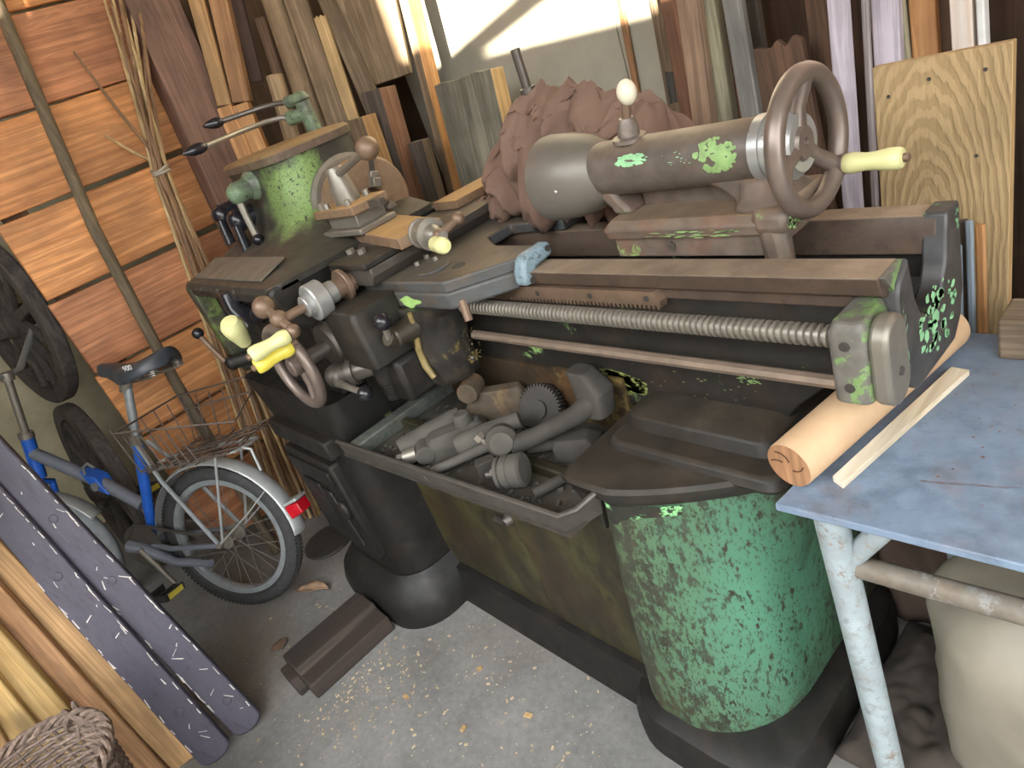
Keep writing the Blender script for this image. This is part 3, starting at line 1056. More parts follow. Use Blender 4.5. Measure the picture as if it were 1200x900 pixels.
# --- tailstock
ts_root = lathe
mb = MB()
mb.box(-.765, -.495, .806, .925, .92, .955)
mb.loft([rrect(-.775, -.49, .795, .935, .012, .955, 4), rrect(-.775, -.49, .79, .94, .012, .972, 4), rrect(-.765, -.50, .80, .93, .015, .984, 4)])
tb = part(mb, 'tailstock_base', M_TAIL2, None, .004)
part(MB().cyl((-.655, .807, .938), (-.655, .803, .938), .008, seg=14), 'base_screw', M_STEELD, tb)
# legs joining barrel and base
mb = MB()
mb.prism([(-.772, .982), (-.735, .982), (-.742, .994), (-.756, 1.008), (-.762, 1.018), (-.775, 1.04), (-.82, 1.04), (-.80, 1.018), (-.786, 1.004), (-.776, .994)], 'y', .828, .885)
mb.prism([(-.548, .982), (-.485, .982), (-.48, 1.03), (-.60, 1.035), (-.585, 1.018), (-.565, 1.006), (-.552, .994)], 'y', .828, .885)
mb.loft([rrect(-.545, -.462, .80, .92, .02, .982, 4), rrect(-.54, -.475, .815, .90, .02, 1.0, 4), rrect(-.545, -.49, .826, .885, .02, 1.025, 4)])
mb.box(-.74, -.56, .865, .90, .975, 1.04)
part(mb, 'tailstock_column', M_TAIL2, tb, .008)
mb = MB()
mb.prism([(.79, .985), (.80, .90), (.82, .87), (.83, .90), (.83, .985)], 'x', -.505, -.468)
mb.box(-.51, -.455, .79, .93, .955, .99)
part(mb, 'tailstock_ear', M_TAIL2, tb, .012)
mb = MB()
mb.rev([(0, .012), (.004, .024), (.014, .034), (.03, .040), (.05, .0425), (.09, .043), (.25, .042), (.345, .0415), (.35, .038)], (-.845, SY, SZ), (1, 0, 0), 48)
bar = part(mb, 'tailstock_barrel', M_TAIL)
mb = MB()
mb.rev([(.03, .02), (.0, .069), (.002, .0735), (.008, .0740), (.05, .071), (.09, .064), (.115, .054), (.13, .045)], (-.915, SY + .004, SZ - .006), (1, 0, 0), 56)
part(mb, 'tailstock_bell', M_BELL, bar)
part(MB().sph((-.85, .793, 1.045), .004, 10, 6), 'bell_rivet', M_BRIGHT, bar)
mb = MB()
mb.rev([(0, .044), (.014, .044), (.015, .0415), (.018, .0415), (.019, .0435), (.03, .0435), (.031, .040), (.033, .040), (.036, .045), (.044, .045), (.046, .041), (.055, .036)], (-.508, SY, SZ), (1, 0, 0), 48)
part(mb, 'feed_collar', M_BRIGHT, bar)
# hand wheel
WX = -.447
mb = MB()
mb.tube(ring((WX, SY, SZ), (1, 0, 0), .083, 0, 64), .0125, 14, closed=True)
tw = part(mb, 'tailstock_handwheel', M_WHEEL, None)
mb = MB()
for a in (80, 200, 320):
    a = math.radians(a)
    cy, cz = math.cos(a), math.sin(a)
    mb.tube([(WX - .017, SY + .008 * cy, SZ + .008 * cz), (WX - .013, SY + .045 * cy, SZ + .045 * cz), (WX - .001, SY + .082 * cy, SZ + .082 * cz)], [.0155, .0115, .0125], 12)
mb.rev([(-.045, .018), (-.03, .024), (-.006, .0235), (-.002, .020), (-.002, .006), (-.006, .005), (-.006, 0)], (WX, SY, SZ), (1, 0, 0), 28)
part(mb, 'wheel_spokes', M_WHEEL, tw)
ha = math.radians(-40)
hy, hz = SY + .083 * math.cos(ha), SZ + .083 * math.sin(ha)
part(MB().cyl((WX - .005, hy, hz), (WX + .012, hy, hz), .014), 'grip_stub', M_WHEEL, tw)
grip((WX + .010, hy, hz), (WX + .085, hy, hz), .0145, M_CREAM, tw)
# clamp lever on the barrel
mb = MB()
mb.rev([(0, .026), (.006, .026), (.008, .017), (.022, .016), (.034, .011)], (-.722, .852, 1.094), (.1, -.02, 1), 24)
tl = part(mb, 'clamp_lever_socket', plain('speckled_iron', '6f665e', .5, .4, .35, 60), bar)
part(MB().tube([(-.719, .851, 1.12), (-.712, .85, 1.14), (-.709, .85, 1.152)], .0075, 10), 'clamp_lever', M_RUST, bar)
part(MB().sph((-.704, .85, 1.163), .015, 20, 12, (1, 1, 1.25)), 'clamp_knob', M_IVORY, bar)

# ------------------------------------------------------------------ timber leaning at the back
W = {
    'brown': wood('brown_stained_wood', '7a5c4c', '5c4238', .75, bump=.15),
    'tan': wood('tan_wood', 'b08c60', '8c6a42', .75),
    'tan2': wood('tan_wood_worn', 'a88058', '876242', .8),
    'orange': wood('orange_wood', 'c69662', 'a27142', .7),
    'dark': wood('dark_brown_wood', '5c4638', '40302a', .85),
    'bark': wood('round_pole_wood', 'a08868', '7c664c', .85),
    'greybr': wood('grey_brown_wood', '8a765e', '68563f', .88),
    'grey': wood('weathered_grey_wood', '85806f', '5e5a4c', .9),
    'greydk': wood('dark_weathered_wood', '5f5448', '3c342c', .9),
    'greyblue': wood('blue_grey_wood', '908f88', '74726c', .88),
    'green': wood('greenish_grey_wood', '9c957a', '7c7660', .88, 1.4),
    'grain': wood('grainy_rose_wood', 'a98c72', '7c6450', .85, 1.0, bump=.5),
    'red': wood('reddish_wood', '8e6850', '6c4a36', .8),
    'pine': wood('pale_pine', 'c8a878', 'a58758', .75),
    'sawn': wood('rough_sawn_board', 'b09468', '8c6f44', .85, .55, bump=.9, knots=False),
    'lilac': wood('lilac_painted_wood', 'c6bcc4', 'aea4ac', .6, bump=.05),
    'lilacd': wood('grey_lilac_wood', '9a908e', '847a78', .7, bump=.05),
    'peel': wood('peeling_pink_wood', 'c49a7c', 'd8cfc4', .8, .6, grey='cfc8be'),
    'white': plain('white_batten', 'c8c8c4', .7, 0, .1),
    'bluegrey': wood('blue_grey_slat', '8f9ba4', '76828c', .7, bump=.05),
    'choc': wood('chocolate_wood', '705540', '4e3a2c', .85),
}


def sawn_board():
    """rough sawn face with cathedral grain"""
    t = NT('rough_sawn_face')
    v = t.coords((1, 1, .30), rnd=False)
    wv = t.n('ShaderNodeTexWave', wave_type='RINGS', rings_direction='Y')
    wv.inputs['Scale'].default_value = 34.0
    wv.inputs['Distortion'].default_value = 5.0
    wv.inputs['Detail'].default_value = 3.0
    wv.inputs['Detail Scale'].default_value = 1.6
    mp = t.n('ShaderNodeMapping')
    mp.inputs['Location'].default_value = (.02, 0, -.24)
    t.link(v, mp.inputs['Vector'])
    t.link(mp.outputs[0], wv.inputs['Vector'])
    g = t.noise(t.coords((1, 1, .08)), 160, 4, .6)
    ring_f = t.ramp(wv.outputs['Fac'], [(.25, 0.0), (.75, 1.0)])
    f = t.mix(.4, ring_f, t.ramp(g, [(.35, 0.0), (.65, 1.0)]))
    col = t.mix(f, hexc('8a7450'), hexc('a48c66'))
    col = t.mix(1.0, col, t.ramp(t.noise(t.coords(), 7, 4), [(.3, .85), (.7, 1.1)]), 'MULTIPLY')
    t.color(col)
    t.rough(.9)
    t.bump(f, .45, .003)
    return t.m


M_SAWN = sawn_board()


def frame(base, top, yaw):
    """matrix with local z from base to top and local -y facing yaw"""
    base, top = Vector(base), Vector(top)
    z = (top - base).normalized()
    n = Vector((math.sin(math.radians(yaw)), -math.cos(math.radians(yaw)), 0))
    n = (n - z * n.dot(z)).normalized()
    y = -n
    x = y.cross(z)
    M = Matrix((x, y, z)).transposed().to_4x4()
    M.translation = base
    return M, (top - base).length


def board(name, label, cat, base, top, w, t, yaw, mat, w2=None, round_=False, bev=.003, group=None, ragged=0.0, side=None):
    M, L = frame(base, top, yaw)
    mb = MB()
    w2 = w2 or w
    if round_:
        mb.rev([(0, w / 2 - .004), (.004, w / 2), (L * .5, w / 2 * 1.03), (L - .004, w2 / 2), (L, w2 / 2 - .004)], (0, w / 2, 0), (0, 0, 1), 24)
    else:
        n = 7
        top_ = [(-w2 / 2 + w2 * i / n, L + (random.uniform(-ragged, ragged) if ragged else 0)) for i in range(n + 1)] if ragged else [(-w2 / 2, L), (w2 / 2, L)]
        mb.prism([(w / 2, 0), (-w / 2, 0)] + top_, 'y', 0, t)
    me = mb.mesh(name, Vector((0, 0, 0)))
    me.materials.append(mat)
    if side:
        me.materials.append(side)
        for p in me.polygons:
            if p.normal.x > .7:
                p.material_index = 1
    o = bpy.data.objects.new(name, me)
    COL.objects.link(o)
    o.matrix_world = M
    if bev and not round_:
        m = o.modifiers.new('bevel', 'BEVEL')
        m.width = bev
        m.segments = 2
        m.limit_method = 'ANGLE'
    LOC[o.name] = Vector((0, 0, 0))
    return tag(o, label, cat, group)


def lpart(mb, name, mat, parent, bevel=0):
    """a part given in its parent's own frame"""
    LOC[parent.name] = Vector((0, 0, 0))
    return build(mb, name, mat, parent, bevel)


board('timber_beam', 'wide brown painted beam leaning upright beside the plank partition', 'beam', (-2.405, .775, 0), (-2.437, .925, 1.80), .160, .085, 92, W['brown'])
board('offcut', 'tan offcut standing on an orange batten beside the brown beam', 'board', (-2.415, .962, 1.392), (-2.39, 1.045, 1.78), .047, .03, 50, W['tan'])
board('offcut', 'tan brown offcut with grey edge standing beside the dark round knobs', 'board', (-2.385, 1.008, 1.383), (-2.355, 1.10, 1.76), .057, .045, 50, W['tan2'])
board('batten', 'bright orange batten with cut top below the tan offcut', 'batten', (-2.345, .84, 0), (-2.418, .957, 1.390), .055, .04, 50, W['orange'])
board('batten', 'bright orange batten standing under the tan brown offcut', 'batten', (-2.345, .895, 0), (-2.388, 1.0, 1.380), .055, .04, 50, W['orange'])
board('board', 'short dark brown board with square lower end hung behind the offcuts', 'board', (-2.40, 1.095, 1.424), (-2.375, 1.165, 1.76), .042, .02, 50, W['dark'])
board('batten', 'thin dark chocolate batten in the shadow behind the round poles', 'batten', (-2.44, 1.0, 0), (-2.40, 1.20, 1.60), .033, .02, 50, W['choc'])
board('round_pole', 'short pale round pole standing behind the speed levers', 'pole', (-2.36, .86, 0), (-2.30, 1.11, 1.425), .056, .05, 50, W['bark'], round_=True)
board('round_pole', 'thick long tan round pole leaning behind the headstock', 'pole', (-2.25, .985, 0), (-2.27, 1.22, 1.76), .078, .05, 50, W['bark'], round_=True)
board('board', 'grey brown board leaning against the thick round pole', 'board', (-2.16, 1.06, 0), (-2.215, 1.265, 1.76), .084, .04, 50, W['greybr'], w2=.068)
board('slat', 'narrow light split slat with a broken top behind the headstock cover', 'slat', (-2.14, 1.10, 0), (-2.175, 1.285, 1.53), .040, .03, 50, W['pine'], ragged=.008)
board('board', 'plain brown board standing in shadow behind the split slat', 'board', (-2.03, 1.27, 0), (-2.175, 1.335, 1.72), .062, .03, 50, W['greybr'])
board('wide_board', 'wide tan board with saw marks propped on the reddish post', 'board', (-2.035, 1.365, 1.283), (-2.05, 1.405, 1.75), .125, .03, 42, W['greybr'], w2=.24)
board('timber_post', 'squared reddish post with grey side standing behind the chuck', 'post', (-2.02, 1.085, 0), (-1.985, 1.235, 1.278), .075, .09, 22, W['greydk'], side=W['red'])
board('timber_post', 'squared post with pale orange face behind the tool post handle', 'post', (-1.965, 1.04, 0), (-1.968, 1.135, 1.222), .06, .075, 22, W['greybr'], side=W['tan'])
board('timber_post', 'short dark weathered post with grey top behind the chuck', 'post', (-1.82, 1.09, 0), (-1.805, 1.20, 1.108), .052, .05, 25, W['greydk'], side=W['greybr'])
board('timber_post', 'tall sunlit post with orange side leaning beside the grey block', 'post', (-1.93, 1.205, 0), (-1.84, 1.405, 1.72), .03, .065, 15, W['greybr'], side=W['orange'])
board('timber_block', 'thick weathered grey block with pale sawn side leaning on the wall', 'block', (-1.675, 1.19, 0), (-1.676, 1.345, 1.228), .20, .075, 18, W['grey'], ragged=.004, side=W['pine'])
board('batten', 'thin dark batten nailed over the hardboard joint', 'batten', (-1.345, 1.582, 0), (-1.255, 1.582, 1.42), .018, .012, 0, W['tan2'])
board('batten', 'wide worn wooden batten with a hinge plate on the hardboard wall', 'batten', (-1.215, 1.560, 0), (-1.125, 1.560, 1.42), .045, .034, 0, W['greybr'])
board('board', 'narrow orange board in shadow left of the grainy board', 'board', (-.99, 1.33, 0), (-1.035, 1.47, 1.40), .045, .02, 0, W['red'])
board('board', 'grainy rose brown board with raised grain behind the tailstock barrel', 'board', (-.96, 1.26, 0), (-.936, 1.40, 1.40), .048, .03, 0, W['grain'])
board('board', 'greenish grey rough board with pale edge behind the tailstock barrel', 'board', (-.895, 1.295, 0), (-.917, 1.43, 1.40), .056, .03, 0, W['green'], w2=.042)
board('batten', 'reddish brown batten between the greenish board and blue grey board', 'batten', (-.850, 1.33, 0), (-.912, 1.46, 1.40), .034, .02, 0, W['red'])
board('board', 'smooth blue grey board with a nail hole behind the tailstock', 'board', (-.785, 1.275, 0), (-.856, 1.415, 1.40), .042, .02, 0, W['greyblue'])
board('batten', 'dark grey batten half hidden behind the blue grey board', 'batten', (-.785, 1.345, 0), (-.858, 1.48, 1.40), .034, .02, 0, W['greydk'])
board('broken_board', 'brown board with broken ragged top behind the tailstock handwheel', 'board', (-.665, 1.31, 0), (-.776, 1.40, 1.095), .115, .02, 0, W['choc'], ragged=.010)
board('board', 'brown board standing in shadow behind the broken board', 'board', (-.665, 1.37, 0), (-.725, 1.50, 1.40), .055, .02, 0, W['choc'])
board('painted_post', 'squared lilac painted post behind the tailstock handwheel', 'post', (-.607, 1.225, 0), (-.598, 1.33, 1.40), .036, .034, 25, W['lilac'])
board('batten', 'thin grey metal edged strip between the lilac post and lilac board', 'strip', (-.596, 1.272, 0), (-.574, 1.375, 1.40), .012, .012, 0, W['lilacd'])
board('painted_board', 'flat lilac white painted board behind the rough sawn board', 'board', (-.560, 1.295, 0), (-.553, 1.395, 1.40), .046, .02, 0, W['lilac'])
board('slat', 'narrow greenish slat behind the lilac white board', 'slat', (-.493, 1.325, 0), (-.562, 1.42, 1.40), .03, .015, 0, W['green'])
board('batten', 'orange squared batten above the rough sawn board', 'batten', (-.470, 1.325, 0), (-.520, 1.435, 1.40), .040, .03, 8, W['orange'])
board('board', 'dark brown board behind the orange squared batten', 'board', (-.450, 1.375, 0), (-.500, 1.475, 1.40), .040, .02, 0, W['choc'])
board('painted_board', 'board with peeling pink paint above the rough sawn board', 'board', (-.405, 1.305, 0), (-.455, 1.41, 1.40), .032, .025, 0, W['peel'])
board('batten', 'thin white batten beside the peeling pink board', 'batten', (-.377, 1.305, 0), (-.428, 1.41, 1.40), .012, .025, 0, W['white'])
board('rough_board', 'large rough sawn tan board with nail holes standing behind the table', 'board', (-.402, 1.078, 0), (-.387, 1.118, 1.073), .172, .020, 2, M_SAWN, bev=.0015, side=W['pine'])
board('strip', 'short pale green strip standing behind the table', 'strip', (-.372, 1.050, 0), (-.357, 1.060, .816), .014, .008, 0, W['bluegrey'])
board('strip', 'short dark brown strip in front of the rough sawn board', 'strip', (-.356, 1.062, 0), (-.353, 1.072, .85), .016, .008, 0, W['greydk'])
board('strip', 'short blue grey strip in front of the rough sawn board', 'strip', (-.344, 1.050, 0), (-.340, 1.060, .853), .010, .008, 0, W['bluegrey'])
board('strip', 'short orange strip in front of the rough sawn board', 'strip', (-.333, 1.062, 0), (-.330, 1.072, .842), .013, .008, 0, W['orange'])
board('timber_block', 'pale squared timber standing right of the rough sawn board', 'block', (-.265, 1.20, 0), (-.268, 1.22, .80), .06, .06, 0, W['pine'])
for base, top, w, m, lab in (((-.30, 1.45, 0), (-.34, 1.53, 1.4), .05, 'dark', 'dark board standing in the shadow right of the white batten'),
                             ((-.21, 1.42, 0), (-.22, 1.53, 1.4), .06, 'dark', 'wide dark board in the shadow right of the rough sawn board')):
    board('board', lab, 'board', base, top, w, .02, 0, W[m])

# ------------------------------------------------------------------ pole and reeds in front of the partition
mb = MB().tube([(-2.30, .335, 0), (-2.40, .375, .70), (-2.45, .425, 1.20), (-2.495, .535, 1.82), (-2.505, .57, 2.0)], [.017, .018, .018, .018, .017], 14)
tag(build(mb, 'wooden_pole', wood('pole_wood', '6f6048', '4c4232', .8)), 'long thin grey wooden pole leaning against the plank partition', 'pole')

rb = thing('reed_bundle', 'tied bundle of long thin willow reeds leaning in the corner by the partition', 'reeds', (-2.38, .50, 0))
M_REED = wood('reed', 'bfa578', '96784c', .7)
M_REED2 = wood('reed_brown', '8a6a48', '6a4c30', .7)
tie = Vector((-2.44, .685, 1.285))
rng = random.Random(3)
tops = [(-2.44, .845, 1.80), (-2.45, .83, 1.80), (-2.46, .82, 1.79), (-2.44, .855, 1.74), (-2.45, .86, 1.80), (-2.47, .80, 1.78), (-2.43, .86, 1.70), (-2.45, .84, 1.76), (-2.42, .77, 1.52), (-2.47, .79, 1.72), (-2.48, .645, 1.66), (-2.48, .60, 1.43), (-2.45, .85, 1.66), (-2.46, .83, 1.72)]
for i, tp_ in enumerate(tops):
    j = Vector((rng.uniform(-.018, .018), rng.uniform(-.018, .018), rng.uniform(-.01, .01)))
    foot = Vector((-2.36 + rng.uniform(-.03, .03), .47 + (i / 13 - .5) * .20, 0))
    mid = foot.lerp(tie + j, .5) + Vector((.0, rng.uniform(-.008, .008), 0))
    up_ = (tie + j).lerp(Vector(tp_), .5) + Vector((0, -.006, 0))
    mb = MB().tube([foot, mid, tie + j, up_, Vector(tp_)], [.0075, .007, .0065, .0055, .0035 if i % 3 else .0055], 7)
    build(mb, 'reed', M_REED if i % 2 else M_REED2, rb)
mb = MB().tube([tie + Vector((.024 * math.cos(a), .026 * math.sin(a), .004 * math.sin(2 * a))) for a in [2 * PI * k / 16 for k in range(16)]], .005, 6, closed=True)
mb.tube([tie + Vector((.024 * math.cos(a), .026 * math.sin(a), -.010)) for a in [2 * PI * k / 16 for k in range(16)]], .005, 6, closed=True)
build(mb, 'tie_string', plain('grey_string', '8a8274', .9), rb)

# ------------------------------------------------------------------ cloth over a rod behind the bell
ridge = [(-1.30, .985), (-1.24, 1.04), (-1.17, 1.10), (-1.10, 1.165), (-1.062, 1.192), (-1.02, 1.185), (-.985, 1.160), (-.965, 1.178), (-.942, 1.19), (-.915, 1.175), (-.885, 1.145), (-.86, 1.128), (-.82, 1.138), (-.78, 1.130), (-.755, 1.10), (-.735, 1.06)]


def lerp_tab(tab, x):
    for (a, p), (b, q) in zip(tab, tab[1:]):
        if a <= x <= b:
            return p + (q - p) * (x - a) / (b - a)
    return tab[0][1] if x < tab[0][0] else tab[-1][1]


NXc, NYc = 140, 70
rows = []
for i in range(NXc + 1):
    x = -1.30 + (.565) * i / NXc
    zr = lerp_tab(ridge, x)
    row = []
    for j in range(NYc + 1):
        s = j / NYc            # 0 front hem .. .45 ridge .. 1 rear hem
        ph_ = (x * 9.0 + .35 * math.sin(s * 5) + .55 * mnoise.noise(Vector((x * 9, s * 3, 0)))) % 1.0
        fold = ph_ / .62 if ph_ < .62 else (1 - ph_) / .38
        if s < .5:
            u = s / .5
            y = .930 + .070 * u ** 1.2 - .045 * fold * math.sin(PI * u) ** .7 - .012 * (1 - u)
            z = .945 + (zr - .012 * (1 - fold) - .945) * math.sin(u * PI / 2) ** .8
            if x < -1.12:
                y += (x + 1.12) * -.25 * (1 - u)
        else:
            u = (s - .5) / .5
            y = 1.0 + .11 * u + .018 * fold * math.sin(PI * u)
            z = zr - (zr - .80) * u ** 1.35
        nz = (.3 - abs(mnoise.noise(Vector((x * 12, s * 5, 3.1))))) * .060 + (.3 - abs(mnoise.noise(Vector((x * 27, s * 11, 7.7))))) * .030 + (.3 - abs(mnoise.noise(Vector((x * 60, s * 24, 1.7))))) * .010 - .010
        xx = x + .014 * mnoise.noise(Vector((x * 14, s * 7, 5.5))) * math.sin(PI * s)
        row.append((xx, y + nz, z + nz * .8))
    rows.append(row)
mb = MB().loft(rows, cap=False, closed=False)
cl = build(mb, 'cloth', plain('brown_canvas', '6c5548', .95, 0, .15, 12, bump=.25), None, angle=55)
sm = cl.modifiers.new('thick', 'SOLIDIFY')
sm.thickness = .003
tag(cl, 'crumpled faded brown canvas cloth heaped behind the tailstock bell', 'cloth')
mb = MB().cyl((-1.062, 1.0, .62), (-1.066, 1.002, 1.262), .0095, bev=.001, seg=16)
mb.cyl((-1.062, 1.0, 1.155), (-1.063, 1.0, 1.19), .016, seg=16)
tag(build(mb, 'steel_rod', M_STEELD), 'upright dark steel rod poking out of the brown cloth', 'rod')

# ------------------------------------------------------------------ work table with the log
M_TTOP = paint('table_top_paint', '6c7d90', '7b8fa6', .55, 6, rust='70594a', rust_amt=.7, rough=.42, chip=.25, seed=2.0, soft=.10, film=.35, film_c='6f6a66')
M_TLEG = paint('table_leg_paint', '88908f', '98a4a8', .75, 14, rust='7a5a44', rust_amt=.8, rough=.45, chip=.3)
table = thing('work_table', 'steel topped work table with blue grey scratched top and white tube legs', 'table', (.05, .82, 0))
TZ = .68
mb = MB().prism([(-.416, .587), (.55, .632), (.55, 1.045), (-.372, 1.045)], 'z', TZ - .012, TZ)
build(mb, 'table_top', M_TTOP, table, .002)
legs = [((-.372, .632, TZ - .012), (-.352, .662, 0)), ((.46, .67, TZ - .012), (.46, .69, 0)), ((-.325, .93, TZ - .012), (-.33, .935, 0)), ((.46, .99, TZ - .012), (.46, .99, 0))]
for a, b in legs:
    build(MB().cyl(b, a, .021, seg=24), 'leg', M_TLEG, table)
build(MB().cyl((-.365, .645, .545), (.46, .68, .565), .0155, seg=20), 'crossbar', paint('dirty_crossbar', '6c655b', '8a8984', .4, 14, rust='6a5a48', rust_amt=.8, rough=.5), table)
build(MB().cyl((-.365, .645, .548), (-.285, .645, TZ - .012), .0145, seg=16), 'brace', M_TLEG, table)

M_LOG = plain('peeled_log', 'b89a78', .7, 0, .14, 9, bump=.1)
M_LOGEND = wood('log_end_grain', 'a9805c', '8c6444', .8, 1.0)
mb = MB()
r_ = .0325
p0, p1 = Vector((-.412, .628, TZ + r_)), Vector((-.352, .995, TZ + r_ + .003))
ax_ = (p1 - p0)
mb.rev([(0, r_ - .002), (.003, r_), (ax_.length * .5, r_ * 1.03), (ax_.length - .003, r_ * 1.02), (ax_.length, r_)], p0, ax_, 36)
log = tag(build(mb, 'round_log', M_LOG), 'pale peeled round log lying along the table edge under the lathe bed', 'log')
LOC[log.name] = log.location.copy()
mb = MB().rev([(0, 0), (.0005, r_ * .97)], p0 - ax_.normalized() * .0015, ax_, 36)
cut = build(mb, 'cut_end', M_LOGEND, log)
mb = MB()
for a0, a1 in ((-.5, .3), (1.2, 2.3), (2.6, 3.1)):
    pts = []
    for k in range(6):
        a = a0 + (a1 - a0) * k / 5
        rr = r_ * (.25 + .5 * k / 5)
        pts.append(p0 - ax_.normalized() * .003 + Vector((math.cos(a) * rr, -.1633 * math.cos(a) * rr, math.sin(a) * rr)))
    mb.tube(pts, .0008, 5)
build(mb, 'crack', plain('crack_dark', '4a2c1a', .9), cut)

M, L = frame((-.3615, .6455, TZ + .0045), (-.314, .93, TZ + .0045), 0)
mb = MB().prism([(-.3705, .652), (-.3535, .643), (-.303, .928), (-.327, .931)], 'z', TZ, TZ + .009)
tag(build(mb, 'wooden_stick', wood('painted_stick', 'd8cfae', 'b08a5a', .8, .6, 'y', grey='e6e2d2'), None, .001), 'flat pale wooden stick with peeling paint lying on the table', 'stick')
mb = MB().prism([(-.283, .975), (-.08, .985), (-.08, 1.05), (-.285, 1.045)], 'z', TZ, TZ + .062)
tag(build(mb, 'timber_block', wood('old_block_wood', '8f7f6a', '6a5a48', .9, 1, 'x'), None, .004), 'weathered squared timber block lying at the back of the table', 'block')

# sack under the table
ROWS = []
for i in range(25):
    t = i / 24
    z = .49 * t
    row = []
    for k in range(40):
        a = 2 * PI * k / 40
        rx = (.205 + .035 * math.sin(PI * t)) * (1 if t < .72 else 1 - .75 * ((t - .72) / .28) ** 1.6)
        ry = (.15 + .03 * math.sin(PI * t)) * (1 if t < .72 else 1 - .75 * ((t - .72) / .28) ** 1.6)
        f = 1 + .05 * (.4 - abs(mnoise.noise(Vector((math.cos(a) * 3 + 4, math.sin(a) * 3, t * 4))))) + .07 * mnoise.noise(Vector((math.cos(a) * 1.7, math.sin(a) * 1.7, t * 3))) + .035 * mnoise.noise(Vector((math.cos(a) * 6, math.sin(a) * 6, t * 5 + 3)))
        row.append((-.095 + rx * f * math.cos(a), .835 + ry * f * math.sin(a), z + .02 * mnoise.noise(Vector((math.cos(a) * 2, math.sin(a) * 2, 9))) * t))
    ROWS.append(row)
mb = MB().loft(ROWS)
tag(build(mb, 'plastic_sack', plain('dirty_white_plastic', '8a8375', .5, 0, .25, 5, bump=.15), None, angle=70), 'full dirty white plastic sack standing under the table', 'sack')
# brown coat behind the table legs, enlarged down to the floor as stand-in shadow
rows = []
for i in range(31):
    x = -.57 + .31 * i / 30
    rows.append([(x + .01 * math.sin(j * .8), 1.02 + .010 * math.sin(x * 70 + j * .22) + .006 * math.sin(j * .9 + x * 20), .0 + .655 * j / 20) for j in range(21)])
co = build(MB().loft(rows, cap=False, closed=False), 'coat_shade_sheet', plain('brown_coat_shade', '5a4a40', .95, 0, .2, 10), None, angle=80)
co.modifiers.new('thick', 'SOLIDIFY').thickness = .004
tag(co, 'old brown cloth hanging behind the table legs, enlarged to stand in for shadow', 'cloth')

# ------------------------------------------------------------------ bicycle
th_, le_ = math.radians(35), math.radians(13)
d_ = Vector((math.cos(th_), math.sin(th_), 0))
n_ = Vector((-d_.y, d_.x, 0))
up_v = Vector((0, 0, 1)) * math.cos(le_) + n_ * math.sin(le_)
lat = d_.cross(up_v)
MBK = Matrix((-d_, lat, up_v)).transposed().to_4x4()
MBK.translation = (-2.1, .18, 0.004)
bike = thing('folding_bicycle', 'small blue folding bicycle with grey fenders and wire basket leaning by the partition', 'bicycle', M=MBK, local=True)
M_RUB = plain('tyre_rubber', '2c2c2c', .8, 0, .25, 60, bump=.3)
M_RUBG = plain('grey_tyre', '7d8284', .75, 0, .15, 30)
M_ALU = plain('dull_aluminium', '9aa0a2', .4, .6, .12, 30)
M_FEND = plain('grey_fender', 'a2a5a3', .4, .4, .12, 25)
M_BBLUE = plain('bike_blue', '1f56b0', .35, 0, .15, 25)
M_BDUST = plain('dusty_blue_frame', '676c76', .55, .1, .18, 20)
M_SEAT = plain('black_saddle_vinyl', '33373c', .45, 0, .2, 20)
M_WIRE = plain('rusty_wire', '5a4f48', .6, .4, .25, 40)


def bp(mb, name, mat, parent=None, bevel=0.0, **kw):
    return build(mb, name, mat, parent or bike, bevel, **kw)


